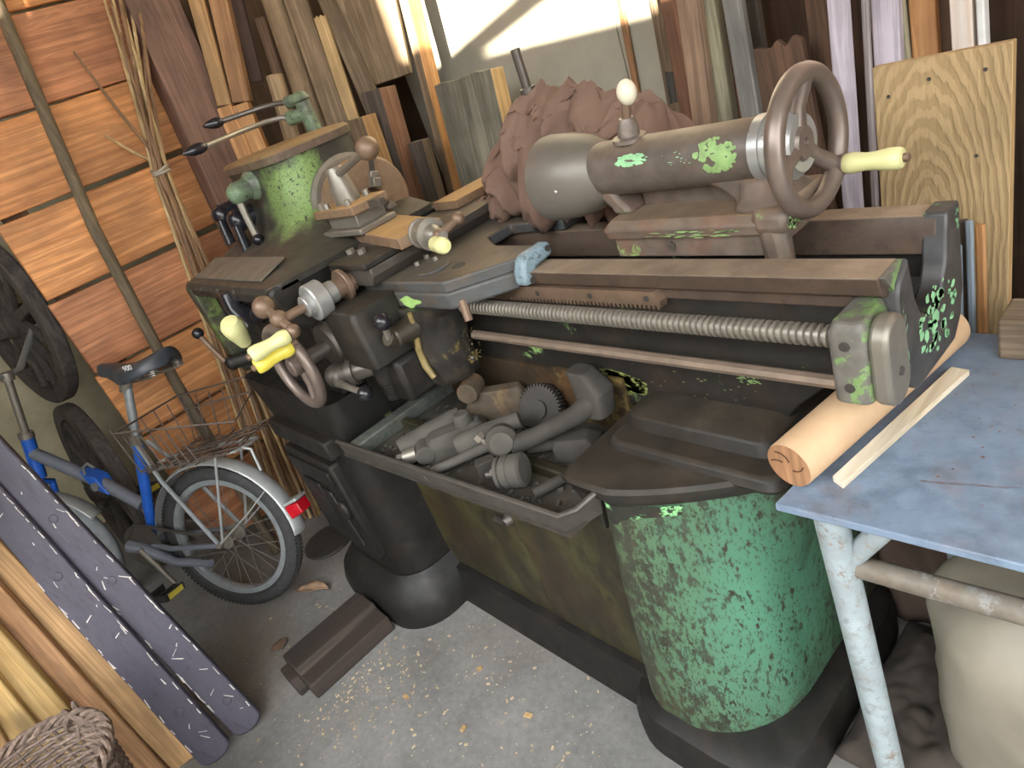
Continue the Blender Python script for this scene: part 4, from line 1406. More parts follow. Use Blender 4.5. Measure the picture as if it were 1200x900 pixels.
def wheel(cx, cz, turn, mt, fend):
    """bicycle wheel about the lateral axis, turned about the vertical by turn degrees"""
    M = Matrix.Translation((cx, 0, cz)) @ Matrix.Rotation(math.radians(turn), 4, 'Z')
    def rg(R_, r, seg, n=56):
        return [Vector((R_ * math.cos(2 * PI * k / n), 0, R_ * math.sin(2 * PI * k / n))) for k in range(n)]
    tyre = MB()
    n = 64
    prof = [(.198, -.012), (.207, -.021), (.222, -.023), (.236, -.017), (.243, -.006), (.243, .006), (.236, .017), (.222, .023), (.207, .021), (.198, .012)]
    rings = [[(R_ * math.cos(2 * PI * k / n), v, R_ * math.sin(2 * PI * k / n)) for R_, v in prof] for k in range(n)]
    rings.append(rings[0])
    tyre.loft(rings, cap=False, M=M)
    ty_ = bp(tyre, 'tyre', mt)
    if mt is M_RUB:
        kn = MB()
        for k in range(110):
            a = 2 * PI * k / 110
            R2 = Matrix.Rotation(-a, 4, 'Y')
            for v, t in ((-.014, .3), (.014, -.3), (0, 0)):
                kn.box(.2385 if v else .2425, .2415 if v else .245, v - .0045, v + .0045, -.004, .004, M @ R2 @ Matrix.Translation((0, 0, t * .004)))
        bp(kn, 'tread_block', mt, ty_, kind='stuff')
    rim = MB()
    prof = [(.180, -.008), (.184, -.015), (.200, -.016), (.202, -.012), (.194, 0), (.202, .012), (.200, .016), (.184, .015), (.180, .008)]
    rings = [[(R_ * math.cos(2 * PI * k / n), v, R_ * math.sin(2 * PI * k / n)) for R_, v in prof] for k in range(n)]
    rings.append(rings[0])
    rim.loft(rings, cap=False, M=M)
    rm = bp(rim, 'rim', M_ALU)
    hb_ = MB()
    hb_.cyl((0, -.03, 0), (0, .03, 0), .014, M=M)
    hb_.cyl((0, -.032, 0), (0, -.028, 0), .028, seg=24, M=M)
    hb_.cyl((0, .028, 0), (0, .032, 0), .028, seg=24, M=M)
    hb_.cyl((0, -.065, 0), (0, .065, 0), .005, M=M)
    hb_.cyl((0, .056, 0), (0, .066, 0), .010, seg=6, M=M)
    bp(hb_, 'hub', M_STEEL)
    for k in range(28):
        s = 1 if k % 2 else -1
        a = 2 * PI * k / 28
        b = a + (1.1 if (k // 2) % 2 else -1.1)
        sp = MB().tube([(.026 * math.cos(b), s * .029, .026 * math.sin(b)), (.183 * math.cos(a), s * .002, .183 * math.sin(a))], .0011, 4, M=M)
        bp(sp, 'spoke', M_STEEL, rm)
    fd = MB()
    rings = []
    for k in range(41):
        a = math.radians(fend[0] + (fend[1] - fend[0]) * k / 40)
        ring_ = []
        for v in (-1, -.85, -.5, 0, .5, .85, 1):
            R_ = .268 - .012 * abs(v) ** 2.4
            ring_.append((R_ * math.cos(a), v * .031, R_ * math.sin(a)))
        rings.append(ring_)
    fd.loft(rings, cap=False, closed=False, M=M)
    f = bp(fd, 'fender', M_FEND)
    f.modifiers.new('thick', 'SOLIDIFY').thickness = .0015
    return f


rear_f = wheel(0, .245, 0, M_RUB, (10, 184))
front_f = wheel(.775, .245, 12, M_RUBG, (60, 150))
# frame
bp(MB().tube([(.315, 0, .265), (.289, 0, .33), (.199, 0, .615)], .0165, 16), 'seat_tube', M_BBLUE)
bp(MB().cyl((.315, -.035, .275), (.315, .035, .275), .022, seg=20), 'bottom_bracket', M_BDUST)
sp_ = bp(MB().tube([(.205, 0, .60), (.187, 0, .655), (.148, 0, .778)], .0135, 16), 'seat_post', M_ALU)
bp(MB().cyl((.205, 0, .60), (.196, 0, .63), .0195, seg=20), 'seat_clamp', M_STEEL, sp_)
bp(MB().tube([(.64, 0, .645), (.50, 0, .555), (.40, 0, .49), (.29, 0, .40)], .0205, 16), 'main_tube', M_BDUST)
hg = bp(MB().loft([[(u, v, w) for u, v, w in ((.445 - k * .055 + .012 * c, .026 * a, .527 - k * .036 + .032 * c) for a, c in ((-1, -1), (1, -1), (1, 1), (-1, 1)))] for k in (0, 1)]), 'frame_hinge', M_BBLUE, None, .004)
bp(MB().cyl((.412, .024, .498), (.412, .034, .498), .014, seg=20), 'hinge_bolt', M_ALU, hg)
bp(MB().tube([(.43, .03, .545), (.42, .034, .57), (.395, .034, .58), (.375, .034, .562)], .0045, 8), 'hinge_lever', M_ALU, hg)
bp(MB().cyl((.662, 0, .56), (.636, 0, .70), .021, seg=20), 'head_tube', M_BBLUE)
mb = MB()
mb.cyl((.636, 0, .70), (.632, 0, .72), .0235, seg=20)
mb.cyl((.634, 0, .71), (.596, 0, .912), .0125, seg=16)
mb.cyl((.598, 0, .895), (.594, 0, .922), .020, seg=16)
bp(mb, 'stem', M_STEEL)
mb = MB()
mb.tube([(.652, -.26, 1.045), (.664, -.20, 1.031), (.633, -.14, .985), (.597, -.05, .918), (.595, 0, .912), (.597, .05, .918), (.633, .14, .985), (.664, .20, 1.031), (.652, .26, 1.045)], .0115, 12)
bp(mb, 'handlebar', M_BRIGHT)
mb = MB()
for s in (-1, 1):
    mb.tube([(.665, 0, .545), (.668, s * .035, .53), (.69, s * .042, .47), (.775, s * .045, .245)], [.012, .012, .011, .008], 10)
bp(mb, 'fork', M_BBLUE)
mb = MB()
for s in (-1, 1):
    mb.tube([(.31, s * .025, .275), (.20, s * .05, .255), (0, s * .058, .245)], .009, 8)
bp(mb, 'chain_stay', M_BDUST)
mb = MB()
for s in (-1, 1):
    mb.tube([(.185, s * .02, .60), (.12, s * .05, .48), (0, s * .058, .245)], .007, 8)
bp(mb, 'seat_stay', M_ALU)
mb = MB()
mb.cyl((.315, .036, .275), (.315, .039, .275), .075, seg=40)
ck_ = bp(mb, 'chainring', M_STEELD)
mb = MB()
mb.tube([(.39, .039, .28), (.315, .039, .352), (.10, .039, .285), (.0, .039, .275)], .006, 6)
mb.tube([(.315, .039, .198), (.10, .039, .212), (0, .039, .215)], .006, 6)
bp(mb, 'chain', M_STEELD, ck_)
mb = MB()
mb.tube([(.36, .048, .285), (.315, .048, .27), (.20, .048, .205), (.07, .048, .185)], [.022, .018, .015, .012], 10)
bp(mb, 'chain_guard', M_BDUST)
mb = MB()
mb.tube([(.315, .035, .275), (.305, .062, .27), (.224, .066, .138)], [.010, .010, .008], 10)
mb.tube([(.315, -.035, .275), (.325, -.062, .28), (.40, -.066, .41)], [.010, .010, .008], 10)
bp(mb, 'crank', M_STEEL)
for s, u, w in ((1, .224, .138), (-1, .40, .41)):
    mb = MB()
    mb.box(u - .045, u - .037, s * .075, s * .155, w - .012, w + .012)
    mb.box(u + .037, u + .045, s * .075, s * .155, w - .012, w + .012)
    mb.box(u - .045, u + .045, s * .150, s * .156, w - .012, w + .012)
    mb.cyl((u, s * .066, w), (u, s * .15, w), .006)
    pd = bp(mb, 'pedal', M_RUB, None, .002)
    bp(MB().box(u - .047, u - .0455, s * .085, s * .145, w - .009, w + .009), 'reflector', M_YELLOW, pd)
# saddle
prof_u = [(-.055, .010), (-.045, .055), (-.01, .085), (.04, .090), (.09, .075), (.13, .048), (.17, .032), (.205, .024), (.222, .012)]
rows = []
for u, hw_ in prof_u:
    t = (u + .055) / .277
    top = .868 - .018 * math.sin(t * PI) + (.012 if t > .8 else 0) - .01 * t
    drop = .055 if t < .7 else .04
    rows.append([(u, hw_ * a, top - drop * b) for a, b in ((-1, 1), (-1.02, .55), (-.85, .15), (-.45, 0), (0, -.02), (.45, 0), (.85, .15), (1.02, .55), (1, 1), (.6, .8), (0, .6), (-.6, .8))])
sd_ = bp(MB().loft(rows), 'saddle', M_SEAT, angle=60)
sb = sd_.modifiers.new('smooth', 'SUBSURF')
sb.levels = sb.render_levels = 2
mb = MB()
for s in (-1, 1):
    mb.tube([(-.02, s * .05, .80), (.0, s * .045, .795), (.10, s * .022, .792), (.19, s * .012, .83)], .0035, 8)
    for k in range(4):
        mb.tube(ring((-.02, s * .05, .80 + .006 * k), (0, 0, 1), .014, 0, 16), .0022, 6, closed=True)
mb.cyl((.16, 0, .77), (.14, 0, .80), .018)
bp(mb, 'saddle_spring', M_STEEL, sd_)
# rear rack, stays, light
mb = MB()
for s in (-1, 1):
    mb.tube([(.19, s * .03, .52), (.12, s * .06, .528), (-.14, s * .06, .528)], .0045, 8)
mb.tube([(-.14, .06, .528), (-.19, .055, .528), (-.20, 0, .528), (-.19, -.055, .528), (-.14, -.06, .528)], .0045, 8)
for s in (-1, 1):
    mb.tube([(-.12, s * .06, .528), (-.02, s * .06, .26), (0, s * .06, .245)], .004, 8)
mb.tube([(-.20, .03, .528), (-.225, .03, .52), (-.23, .03, .45)], .0045, 8)
bp(mb, 'rear_rack', M_FEND)
mb = MB()
mb.loft([rrect(-.03, .03, -.022, .022, .006, 0, 3), rrect(-.026, .026, -.018, .018, .006, .045, 3)])
M5 = Matrix.Translation((-.262, 0, .30)) @ Matrix.Rotation(math.radians(-75), 4, 'Y') @ Matrix.Rotation(math.radians(90), 4, 'Z')
lt = MB()
lt.add([M5 @ v for v in mb.v], mb.f)
rl = bp(lt, 'rear_light', plain('red_lens', 'a01420', .2, 0, .15, 40), None, .003)
mb = MB().box(-.006, .05, -.027, .027, -.006, .004)
lt = MB()
M6 = Matrix.Translation((-.254, 0, .325)) @ Matrix.Rotation(math.radians(-165), 4, 'Y')
lt.add([M6 @ v for v in mb.v], mb.f)
bp(lt, 'light_housing', M_FEND, rl, .002)
for s in (-1, 1):
    bp(MB().tube([(0, s * .06, .245), (-.14, s * .045, .33), (-.215, s * .031, .385)], .0025, 6), 'fender_stay', M_FEND, rear_f)
# basket of bent wire
rngb = random.Random(11)
bk_ = MB()
U0, U1, V0, V1, W0, W1 = -.20, .115, -.15, .135, .535, .675
bk_.tube([(U0 - .02, V0, W1 + .03), (U0 - .03, V1 * .4, W1 - .06), (U1, V1, W1), (U1 + .02, V0, W1 + .02)], .003, 6, closed=True)
bk_.tube([(U0, V0, W1 - .02), (U1, V0, W1 - .03)], .003, 6)
basket_w = bp(bk_, 'basket_rim', M_WIRE)
for k in range(11):
    u = U0 + .02 + (U1 - U0 - .04) * k / 10
    j1, j2 = rngb.uniform(-.012, .012), rngb.uniform(-.012, .012)
    bp(MB().tube([(u + j1, V0 + .02, W0 + rngb.uniform(0, .025)), (u + j2, 0, W0 - .004), (u, V1 - .02, W0 + rngb.uniform(-.006, .012))], .0022, 5), 'basket_wire', M_WIRE, basket_w)
for k in range(10):
    v = V0 + .02 + (V1 - V0 - .04) * k / 9
    j1 = rngb.uniform(-.02, .02)
    bp(MB().tube([(U0 - .01, v + j1, W0 + rngb.uniform(0, .03)), (0, v, W0), (U1 - .01, v - j1, W0 + rngb.uniform(0, .012))], .0022, 5), 'basket_wire', M_WIRE, basket_w)
for k in range(8):
    u = U0 + .10 + (U1 - U0 - .10) * k / 7
    bp(MB().tube([(u - .01, V1 - .02, W0), (u + .005, V1, W1 - .012 - .03 * (1 - k / 7))], .0022, 5), 'basket_wire', M_WIRE, basket_w)
for k in range(6):
    v = V0 + (V1 - V0) * k / 5
    bp(MB().tube([(U1 - .02, v * .9, W0), (U1 + .012, v, W1 + .01)], .0022, 5), 'basket_wire', M_WIRE, basket_w)
for k in range(7):
    u = U0 + (U1 - U0) * k / 6
    bp(MB().tube([(u, V0 + .02, W0), (u - .005, V0, W1 + .012)], .0022, 5), 'basket_wire', M_WIRE, basket_w)
# faded print on the saddle side
fc = bpy.data.curves.new('print', 'FONT')
fc.body = '900'
fc.size = .022
to = bpy.data.objects.new('saddle_print_tmp', fc)
COL.objects.link(to)
dg = bpy.context.evaluated_depsgraph_get()
me = bpy.data.meshes.new_from_object(to.evaluated_get(dg))
bpy.data.objects.remove(to)
me.materials.append(plain('white_print', 'c8ccd0', .5))
pr = bpy.data.objects.new('saddle_print', me)
COL.objects.link(pr)
pr.parent = sd_
Mp = Matrix(((-1, 0, 0), (0, .12, .99), (0, .99, -.12))).to_4x4()
Mp.translation = Vector((.035, .0915, .835)) - LOC[sd_.name]
pr.matrix_local = Mp

# ------------------------------------------------------------------ old spoked wagon wheels
def cart_wheel(c, nrm, r, label, mat, spokes=12, spin=0.0):
    nrm = Vector(nrm).normalized()
    q = nrm.to_track_quat('Y', 'Z')
    M = q.to_matrix().to_4x4()
    M.translation = c
    root = thing('cart_wheel', label, 'wheel', M=M, local=True, group='old cart wheels in the corner')
    n = 56
    prof = [(r - .05, -.022), (r, -.024), (r + .004, -.018), (r + .004, .018), (r, .024), (r - .05, .022)]
    rings = [[(R_ * math.cos(2 * PI * k / n), v, R_ * math.sin(2 * PI * k / n)) for R_, v in prof] for k in range(n)]
    rings.append(rings[0])
    build(MB().loft(rings, cap=False), 'felloe', mat, root, angle=30)
    build(MB().rev([(-.07, .03), (-.06, .045), (-.02, .06), (.02, .06), (.06, .045), (.07, .03)], (0, 0, 0), (0, 1, 0), 24), 'hub', mat, root)
    for k in range(spokes):
        a = 2 * PI * k / spokes + spin
        M2 = Matrix.Rotation(a, 4, 'Y')
        build(MB().loft([rrect(-.022, .022, -.013, .013, .006, .05, 3), rrect(-.017, .017, -.011, .011, .006, r * .6, 3), rrect(-.02, .02, -.013, .013, .006, r - .045, 3)], M=M2), 'spoke', mat, root)
    return root


M_CART = wood('old_cart_wood', '57504a', '3a342f', .9)
cart_wheel((-2.90, .05, .345), (.10, -1, .14), .335, 'dark old spoked cart wheel standing on the floor behind the bicycle', M_CART)
cart_wheel((-3.02, .13, 1.0), (.22, -1, .10), .32, 'dark old spoked cart wheel propped above the other behind the handlebar', M_CART, 12, .2)

# ------------------------------------------------------------------ planks leaning in the near left corner
M_SLAT = paint('purple_grey_paint', '38353f', '43404c', .6, 10, rust='5e585c', rust_amt=.5, rough=.45, chip=.2, soft=.1, stretch=.3)


def lean_plank(name, label, cat, bot, topv, w, t, mat, rounded=False, group=None, yaw=None):
    M, L = frame(bot, topv, 90 if yaw is None else yaw)
    mb = MB()
    if rounded:
        poly = []
        for k in range(13):
            a = PI + PI * k / 12
            poly.append((w / 2 * math.cos(a), w * .30 + w * .30 * math.sin(a)))
        poly += [(w / 2, L), (-w / 2, L)]
        mb.prism(poly, 'y', 0, t)
    else:
        mb.prism([(-w / 2, 0), (w / 2, 0), (w / 2, L), (-w / 2, L)], 'y', 0, t)
    me = mb.mesh(name, Vector((0, 0, 0)))
    me.materials.append(mat)
    o = bpy.data.objects.new(name, me)
    COL.objects.link(o)
    o.matrix_world = M
    m = o.modifiers.new('bevel', 'BEVEL')
    m.width = .004
    m.segments = 2
    m.limit_method = 'ANGLE'
    LOC[o.name] = Vector((0, 0, 0))
    return tag(o, label, cat, group)


def up_to(b, p, z=1.5):
    b, p = Vector(b), Vector(p)
    return b + (p - b) * (z / p.z)


s1 = lean_plank('bench_slat', 'purple grey painted slat with rounded end, the one nearer the bicycle', 'slat', (-1.635, -.045, 0.004), up_to((-1.635, -.045, 0), (-1.95, -.118, .835)), .080, .022, M_SLAT, True, 'painted bench slats', 75)
s2 = lean_plank('bench_slat', 'purple grey painted slat with rounded end, between wood planks and another slat', 'slat', (-1.632, -.138, 0.004), up_to((-1.632, -.138, 0), (-1.92, -.178, .745)), .082, .022, M_SLAT, True, 'painted bench slats', 75)
for o, zs_ in ((s1, (.10, .52, .72)), (s2, (.16, .60))):
    for z in zs_:
        lpart(MB().rev([(0, .011), (.0015, .010), (.0025, .006), (.0018, 0)], (0.004, 0, z), (0, -1, 0), 16), 'slat_bolt', M_SLAT, o)
planks = [((-1.715, -.205, 0), (-1.89, -.238, .643), .066, 'tan', 'orange brown plank leaning next to the purple grey slats'),
          ((-1.74, -.275, 0), (-1.85, -.288, .575), .064, 'tan2', 'brown plank leaning between the orange plank and yellow plank'),
          ((-1.76, -.345, 0), (-1.815, -.340, .50), .070, 'pine', 'yellowish plank with dark knots leaning behind the wicker basket'),
          ((-1.80, -.430, 0), (-1.80, -.402, .42), .075, 'pine', 'pale plank leaning in the corner beside the yellowish plank'),
          ((-1.84, -.52, 0), (-1.80, -.455, .36), .06, 'tan', 'tan plank leaning last in the row behind the wicker basket')]
for b, p, w, m, lab in planks:
    lean_plank('plank', lab, 'plank', b, up_to(b, p, 1.25), w, .026, W[m] if m != 'pine' else wood('yellow_pine', 'c4a570', 'a5864f', .7, knots=True), False, 'planks leaning in the near corner', 75)

# wicker basket
bc_ = Vector((-1.46, -.395, 0))
bk2 = thing('wicker_basket', 'round grey brown wicker basket with woven sides beside the leaning planks', 'basket', bc_)
M_WICK = wood('wicker', '8a7668', '5f5046', .8, 2)
HB, RB, RT = .39, .11, .16
NS = 26
for k in range(NS):
    a = 2 * PI * k / NS
    build(MB().tube([bc_ + Vector(((RB + (RT - RB) * t) * math.cos(a), (RB + (RT - RB) * t) * math.sin(a), .004 + HB * t)) for t in (0, .5, 1)], .0035, 5), 'stake', M_WICK, bk2)
NR = 46
for j in range(NR):
    t = (j + .5) / NR
    r0 = RB + (RT - RB) * t
    pts = []
    for k in range(NS * 2):
        a = 2 * PI * k / (NS * 2)
        wv = .0042 * math.cos(PI * k + PI * j) if k % 2 == 0 else 0
        ph = .0042 * math.cos(a * NS / 2 + PI * j)
        pts.append(bc_ + Vector(((r0 + ph) * math.cos(a), (r0 + ph) * math.sin(a), .006 + HB * t + .0015 * math.sin(a * 3 + j))))
    build(MB().tube(pts, .0042, 5, closed=True), 'weaver', M_WICK, bk2)
for j in range(3):
    pts = []
    for k in range(90):
        a = 2 * PI * k / 90
        pts.append(bc_ + Vector(((RT + .004 + .008 * math.cos(a * 13 + j * 2.1)) * math.cos(a), (RT + .004 + .008 * math.cos(a * 13 + j * 2.1)) * math.sin(a), HB + .006 + .008 * math.sin(a * 13 + j * 2.1))))
    build(MB().tube(pts, .0055, 6, closed=True), 'rim_braid', M_WICK, bk2)
build(MB().cyl(bc_ + Vector((0, 0, .001)), bc_ + Vector((0, 0, .012)), RB, seg=26), 'basket_bottom', M_WICK, bk2)
mb = MB()
for j in range(3):
    mb.tube([bc_ + Vector((-.105 + .018 * math.cos(t * 5 + j * 2), .125 + .012 * math.sin(t * 5 + j * 2), HB - .05 + .075 * math.sin(t * PI))) + Vector((.05 * (t - .5), .05 * (t - .5), 0)) for t in [k / 14 for k in range(15)]], .006, 6)
build(mb, 'handle', M_WICK, bk2)

# ------------------------------------------------------------------ loose parts lying in the chip tray
TF = .578
mb = MB()
mb.rev([(0, .016), (0, .024), (.012, .026), (.10, .025), (.15, .022), (.152, .012)], (-1.285, .505, TF + .030), (.065, .14, .015), 28)
tag(build(mb, 'casting_tube', M_DUSTY), 'dusty thick grey tube casting lying at the left end of the tray', 'machine part', 'loose machine parts in the tray')
mb = MB()
M7 = Matrix.Translation((-1.19, .60, TF)) @ Matrix.Rotation(math.radians(58), 4, 'Z')
mb.loft([rrect(-.09, .07, -.028, .028, .015, .0, 5), rrect(-.085, .065, -.03, .03, .015, .035, 5), rrect(-.06, .05, -.02, .02, .012, .052, 5)], M=M7)
mb.cyl((.02, 0, .045), (.02, 0, .075), .022, .018, seg=20, bev=.003, M=M7)
mb.cyl((-.08, -.03, .025), (-.08, .035, .025), .022, seg=20, bev=.003, M=M7)
st = tag(build(mb, 'steady_rest', M_DUSTY, None, .003), 'dusty forked steady rest casting in the middle of the tray heap', 'machine part', 'loose machine parts in the tray')
LOC[st.name] = st.location.copy()
mb = MB()
mb.cyl((-1.268, .482, TF + .026), (-1.253, .497, TF + .027), .011, seg=6)
mb.cyl((-1.256, .494, TF + .027), (-1.235, .515, TF + .028), .017, seg=18)
build(mb, 'clamp_screw', M_STEEL, st)
mb = MB()
mb.tube([(-1.165, .49, TF + .014), (-1.11, .54, TF + .03), (-1.04, .60, TF + .05)], [.011, .010, .012], 14)
mb.cyl((-1.172, .484, TF + .012), (-1.160, .495, TF + .015), .0165, seg=18, bev=.002)
tag(build(mb, 'arm_rod', M_DUSTY), 'thin dusty arm rod with collar slanting over the front of the tray', 'machine part', 'loose machine parts in the tray')
mb = MB()
mb.rev([(0, .014), (0, .022), (.015, .024), (.09, .021), (.14, .018)], (-1.13, .555, TF + .045), (.075, .085, .012), 24)
tag(build(mb, 'spindle_sleeve', M_DUSTY), 'dusty tapered sleeve lying across the steady rest casting', 'machine part', 'loose machine parts in the tray')
mb = MB()
mb.rev([(0, .02), (.004, .03), (.03, .031), (.036, .026), (.045, .022)], (-1.03, .60, TF + .06), (.6, -.5, .2), 24)
tag(build(mb, 'ring_nut', M_DUSTY), 'round collar nut resting against the long lever casting', 'machine part', 'loose machine parts in the tray')
# long lever casting rising to the back right
mb = MB()
mb.tube([(-1.0, .595, TF + .05), (-.955, .63, TF + .062), (-.90, .685, TF + .08), (-.86, .735, TF + .105)], [.020, .017, .019, .026], 16)
mb.loft([rrect(-.90, -.845, .695, .745, .015, TF + .07, 4), rrect(-.91, -.84, .70, .752, .015, TF + .12, 4), rrect(-.925, -.875, .71, .75, .012, TF + .155, 4)])
tag(build(mb, 'lever_casting', M_DUSTY2, None, .003), 'long dusty lever casting rising towards the back of the tray', 'machine part', 'loose machine parts in the tray')
# gear
mb = MB()
gp = []
NG = 40
for k in range(NG):
    for da, rr in ((-.35, .047), (-.18, .053), (.18, .053), (.35, .047)):
        a = 2 * PI * (k + da) / NG
        gp.append((rr * math.cos(a), rr * math.sin(a)))
Mg = Matrix.Translation((-1.04, .72, TF + .045)) @ Matrix.Rotation(math.radians(62), 4, 'X') @ Matrix.Rotation(math.radians(12), 4, 'Y')
mb.prism(gp, 'z', -.010, .010, Mg)
mb.cyl((0, 0, -.014), (0, 0, .016), .02, seg=20, M=Mg)
tag(build(mb, 'gear_wheel', M_DUSTY2), 'toothed gear wheel leaning at the back of the tray', 'gear', 'loose machine parts in the tray')
# ribbed cylinder with a nut
mb = MB()
mb.rev([(0, .026), (.003, .031), (.010, .031), (.011, .028), (.014, .028), (.015, .032), (.028, .032), (.029, .0305), (.031, .0305), (.032, .032), (.052, .033), (.056, .028)], (-.985, .535, TF + .033), (.8, .45, .05), 32)
rc = tag(build(mb, 'ribbed_collar', M_DUSTY), 'short ribbed cylinder with a hex nut near the tray front lip', 'machine part', 'loose machine parts in the tray')
LOC[rc.name] = rc.location.copy()
mb = MB()
mb.cyl((-.996, .529, TF + .032), (-.985, .535, TF + .033), .012, seg=6)
mb.cyl((-1.006, .523, TF + .031), (-.996, .529, TF + .032), .007, seg=12)
build(mb, 'hex_nut', M_STEELD, rc)
mb = MB()
d8 = Vector((.055, .12, .004))
mb.rev([(.0, .006), (0, .0105), (.13, .0105), (.132, .008)], (-.862, .535, TF + .011), d8, 20)
tag(build(mb, 'steel_pin', M_DUSTY2), 'plain hollow steel pin lying at the right end of the tray', 'pin', 'loose machine parts in the tray')
mb = MB()
mb.cyl((-1.045, .565, TF + .075), (-1.052, .562, TF + .087), .0115, seg=6, bev=.001)
mb.cyl((-1.025, .575, TF + .037), (-1.045, .565, TF + .075), .0065, seg=12)
tag(build(mb, 'hex_bolt', M_STEEL), 'bright hex head bolt sticking up from the tray heap', 'bolt')
mb = MB()
M8 = Matrix.Translation((-1.055, .56, TF)) @ Matrix.Rotation(math.radians(-32), 4, 'Z')
mb.box(-.06, .04, -.02, .02, 0, .022, M8)
mb.box(.015, .04, -.02, .02, .02, .045, M8)
tag(build(mb, 'angle_block', M_DUSTY2, None, .002), 'dark angle block lying under the bright hex bolt', 'machine part', 'loose machine parts in the tray')
mb = MB()
M9 = Matrix.Translation((-.90, .675, TF)) @ Matrix.Rotation(math.radians(25), 4, 'Z')
mb.loft([rrect(-.05, .04, -.028, .028, .01, 0, 4), rrect(-.05, .04, -.028, .028, .01, .03, 4), rrect(-.045, .02, -.02, .02, .01, .045, 4)], M=M9)
mb.tube([(-.11, .0, .02), (-.04, 0, .028)], .012, 12, M=M9)
tag(build(mb, 'clamp_block', M_DUSTY2, None, .003), 'dark clamp block with a stub under the long lever casting', 'machine part', 'loose machine parts in the tray')
mb = MB()
M10 = Matrix.Translation((-1.16, .705, TF)) @ Matrix.Rotation(math.radians(30), 4, 'Z')
mb.loft([rrect(-.08, .08, -.02, .02, .018, 0, 5), rrect(-.08, .08, -.022, .018, .018, .05, 5), rrect(-.05, .06, -.015, .015, .012, .085, 5)], M=M10)
mb.cyl((-.05, -.03, .095), (-.05, .025, .095), .024, seg=20, M=M10)
tag(build(mb, 'bracket_casting', paint('rust_dust_iron', '4a4034', '6a5a40', .4, 9, rust='6a4a2a', rust_amt=.7, rough=.75), None, .003), 'rust tinged bracket casting with a hole at the back of the tray', 'machine part', 'loose machine parts in the tray')
for o in list(bpy.data.objects):
    if (o.get('group') == 'loose machine parts in the tray' and not o.name.startswith('steel_pin')) or o.name == 'hex_bolt':
        o.location.x += .035
# swarf and dust in the tray
rs = random.Random(5)
mb = MB()
for k in range(420):
    x, y = rs.uniform(-1.36, -.80), rs.uniform(.495, .74)
    s = rs.uniform(.002, .006)
    Mx = Matrix.Translation((x, y, TF + s * .4)) @ Matrix.Rotation(rs.uniform(0, 6), 4, 'Z') @ Matrix.Rotation(rs.uniform(-.6, .6), 4, 'X')
    mb.box(-s, s, -s * .6, s * .6, -s * .4, s * .4, Mx)
sw = build(mb, 'swarf', M_DUSTY)
sw['kind'] = 'stuff'
sw['label'] = 'grey metal swarf and crumbs lying in the tray'
sw['category'] = 'swarf'

# ------------------------------------------------------------------ things on the floor
mb = MB()
mb.prism([(-1.715, 0), (-1.712, .066), (-1.615, .070), (-1.607, .052), (-1.552, .048), (-1.548, 0)], 'y', .115, .375)
mb.prism([(-1.70, 0), (-1.70, .045), (-1.62, .048), (-1.60, .02), (-1.60, 0)], 'y', .09, .118)
tag(build(mb, 'wooden_block', wood('oily_dark_wood', '1f1c1a', '392d25', .8, 1, 'y'), None, .005), 'dark oily wooden block lying on the floor before the lathe foot', 'block')
mb = MB().rev([(0, .085), (.006, .088), (.012, .086), (.014, .0)], (-2.13, .47, 0), (0, 0, 1), 36)
tag(build(mb, 'flat_disc', plain('dark_lid', '3b3834', .7, .2, .2, 20)), 'dark round metal disc lying on the floor beside the bicycle tyre', 'disc')
mb = MB()
rows = []
for i in range(9):
    t = i / 8
    w = .022 * math.sin(PI * min(1, t * .95 + .04))
    rows.append([(-2.0 + .10 * t, .275 + .07 * t + w * v * 1.2, .004 + .014 * abs(v) + .008 * math.sin(t * PI) + .002 * math.sin(t * 17)) for v in (-1, -.5, 0, .5, 1)])
mb.loft(rows, cap=False, closed=False)
lf_ = build(mb, 'dry_leaf', plain('dry_leaf_brown', '8a7058', .8, 0, .25, 30))
lf_.modifiers.new('thick', 'SOLIDIFY').thickness = .001
tag(lf_, 'curled dry brown leaf on the concrete near the bicycle wheel', 'leaf')
mb = MB()
rows = []
for i in range(7):
    t = i / 6
    rows.append([(-1.86 + .04 * t, .135 + .028 * v * math.sin(PI * (t * .9 + .05)), .003 + .006 * abs(v)) for v in (-1, 0, 1)])
lf_ = build(MB().loft(rows, cap=False, closed=False), 'dry_leaf', plain('dry_leaf_dark', '6d5a48', .85, 0, .25, 30))
lf_.modifiers.new('thick', 'SOLIDIFY').thickness = .001
tag(lf_, 'small dark dry leaf on the concrete before the bicycle tyre', 'leaf')
board('red_board', 'dull red painted board standing in shadow left of the lathe cabinet', 'board', (-2.06, .555, 0), (-2.10, .60, .66), .06, .02, 60, plain('dull_red_paint', '7a2418', .6, 0, .25, 20))

rs = random.Random(21)
mb = MB()
for k in range(1200):
    if k % 3 == 0:
        x, y = rs.gauss(-1.50, .10), rs.gauss(.20, .09)
    elif k % 3 == 1:
        x, y = rs.uniform(-1.9, -.6), rs.gauss(.40, .12)
    else:
        x, y = rs.uniform(-2.2, -.3), rs.uniform(-.35, .55)
    if y > .37 and (x < -1.42 or x > -.84):
        continue
    if -1.73 < x < -1.53 and .07 < y < .39:
        continue
    s = rs.choice((.0007, .0008, .001, .001, .0014, .0014, .002, .003))
    Mx = Matrix.Translation((x, y, s * .35)) @ Matrix.Rotation(rs.uniform(0, 6), 4, 'Z') @ Matrix.Rotation(rs.uniform(-.4, .4), 4, 'X')
    mb.box(-s * 1.5, s * 1.5, -s * .8, s * .8, -s * .35, s * .35, Mx)
ch = build(mb, 'wood_chips', plain('chip_wood', 'a8987c', .9, 0, .3, 12))
ch['kind'] = 'stuff'
ch['label'] = 'pale sawdust and small wood chips scattered over the concrete'
ch['category'] = 'wood chips'
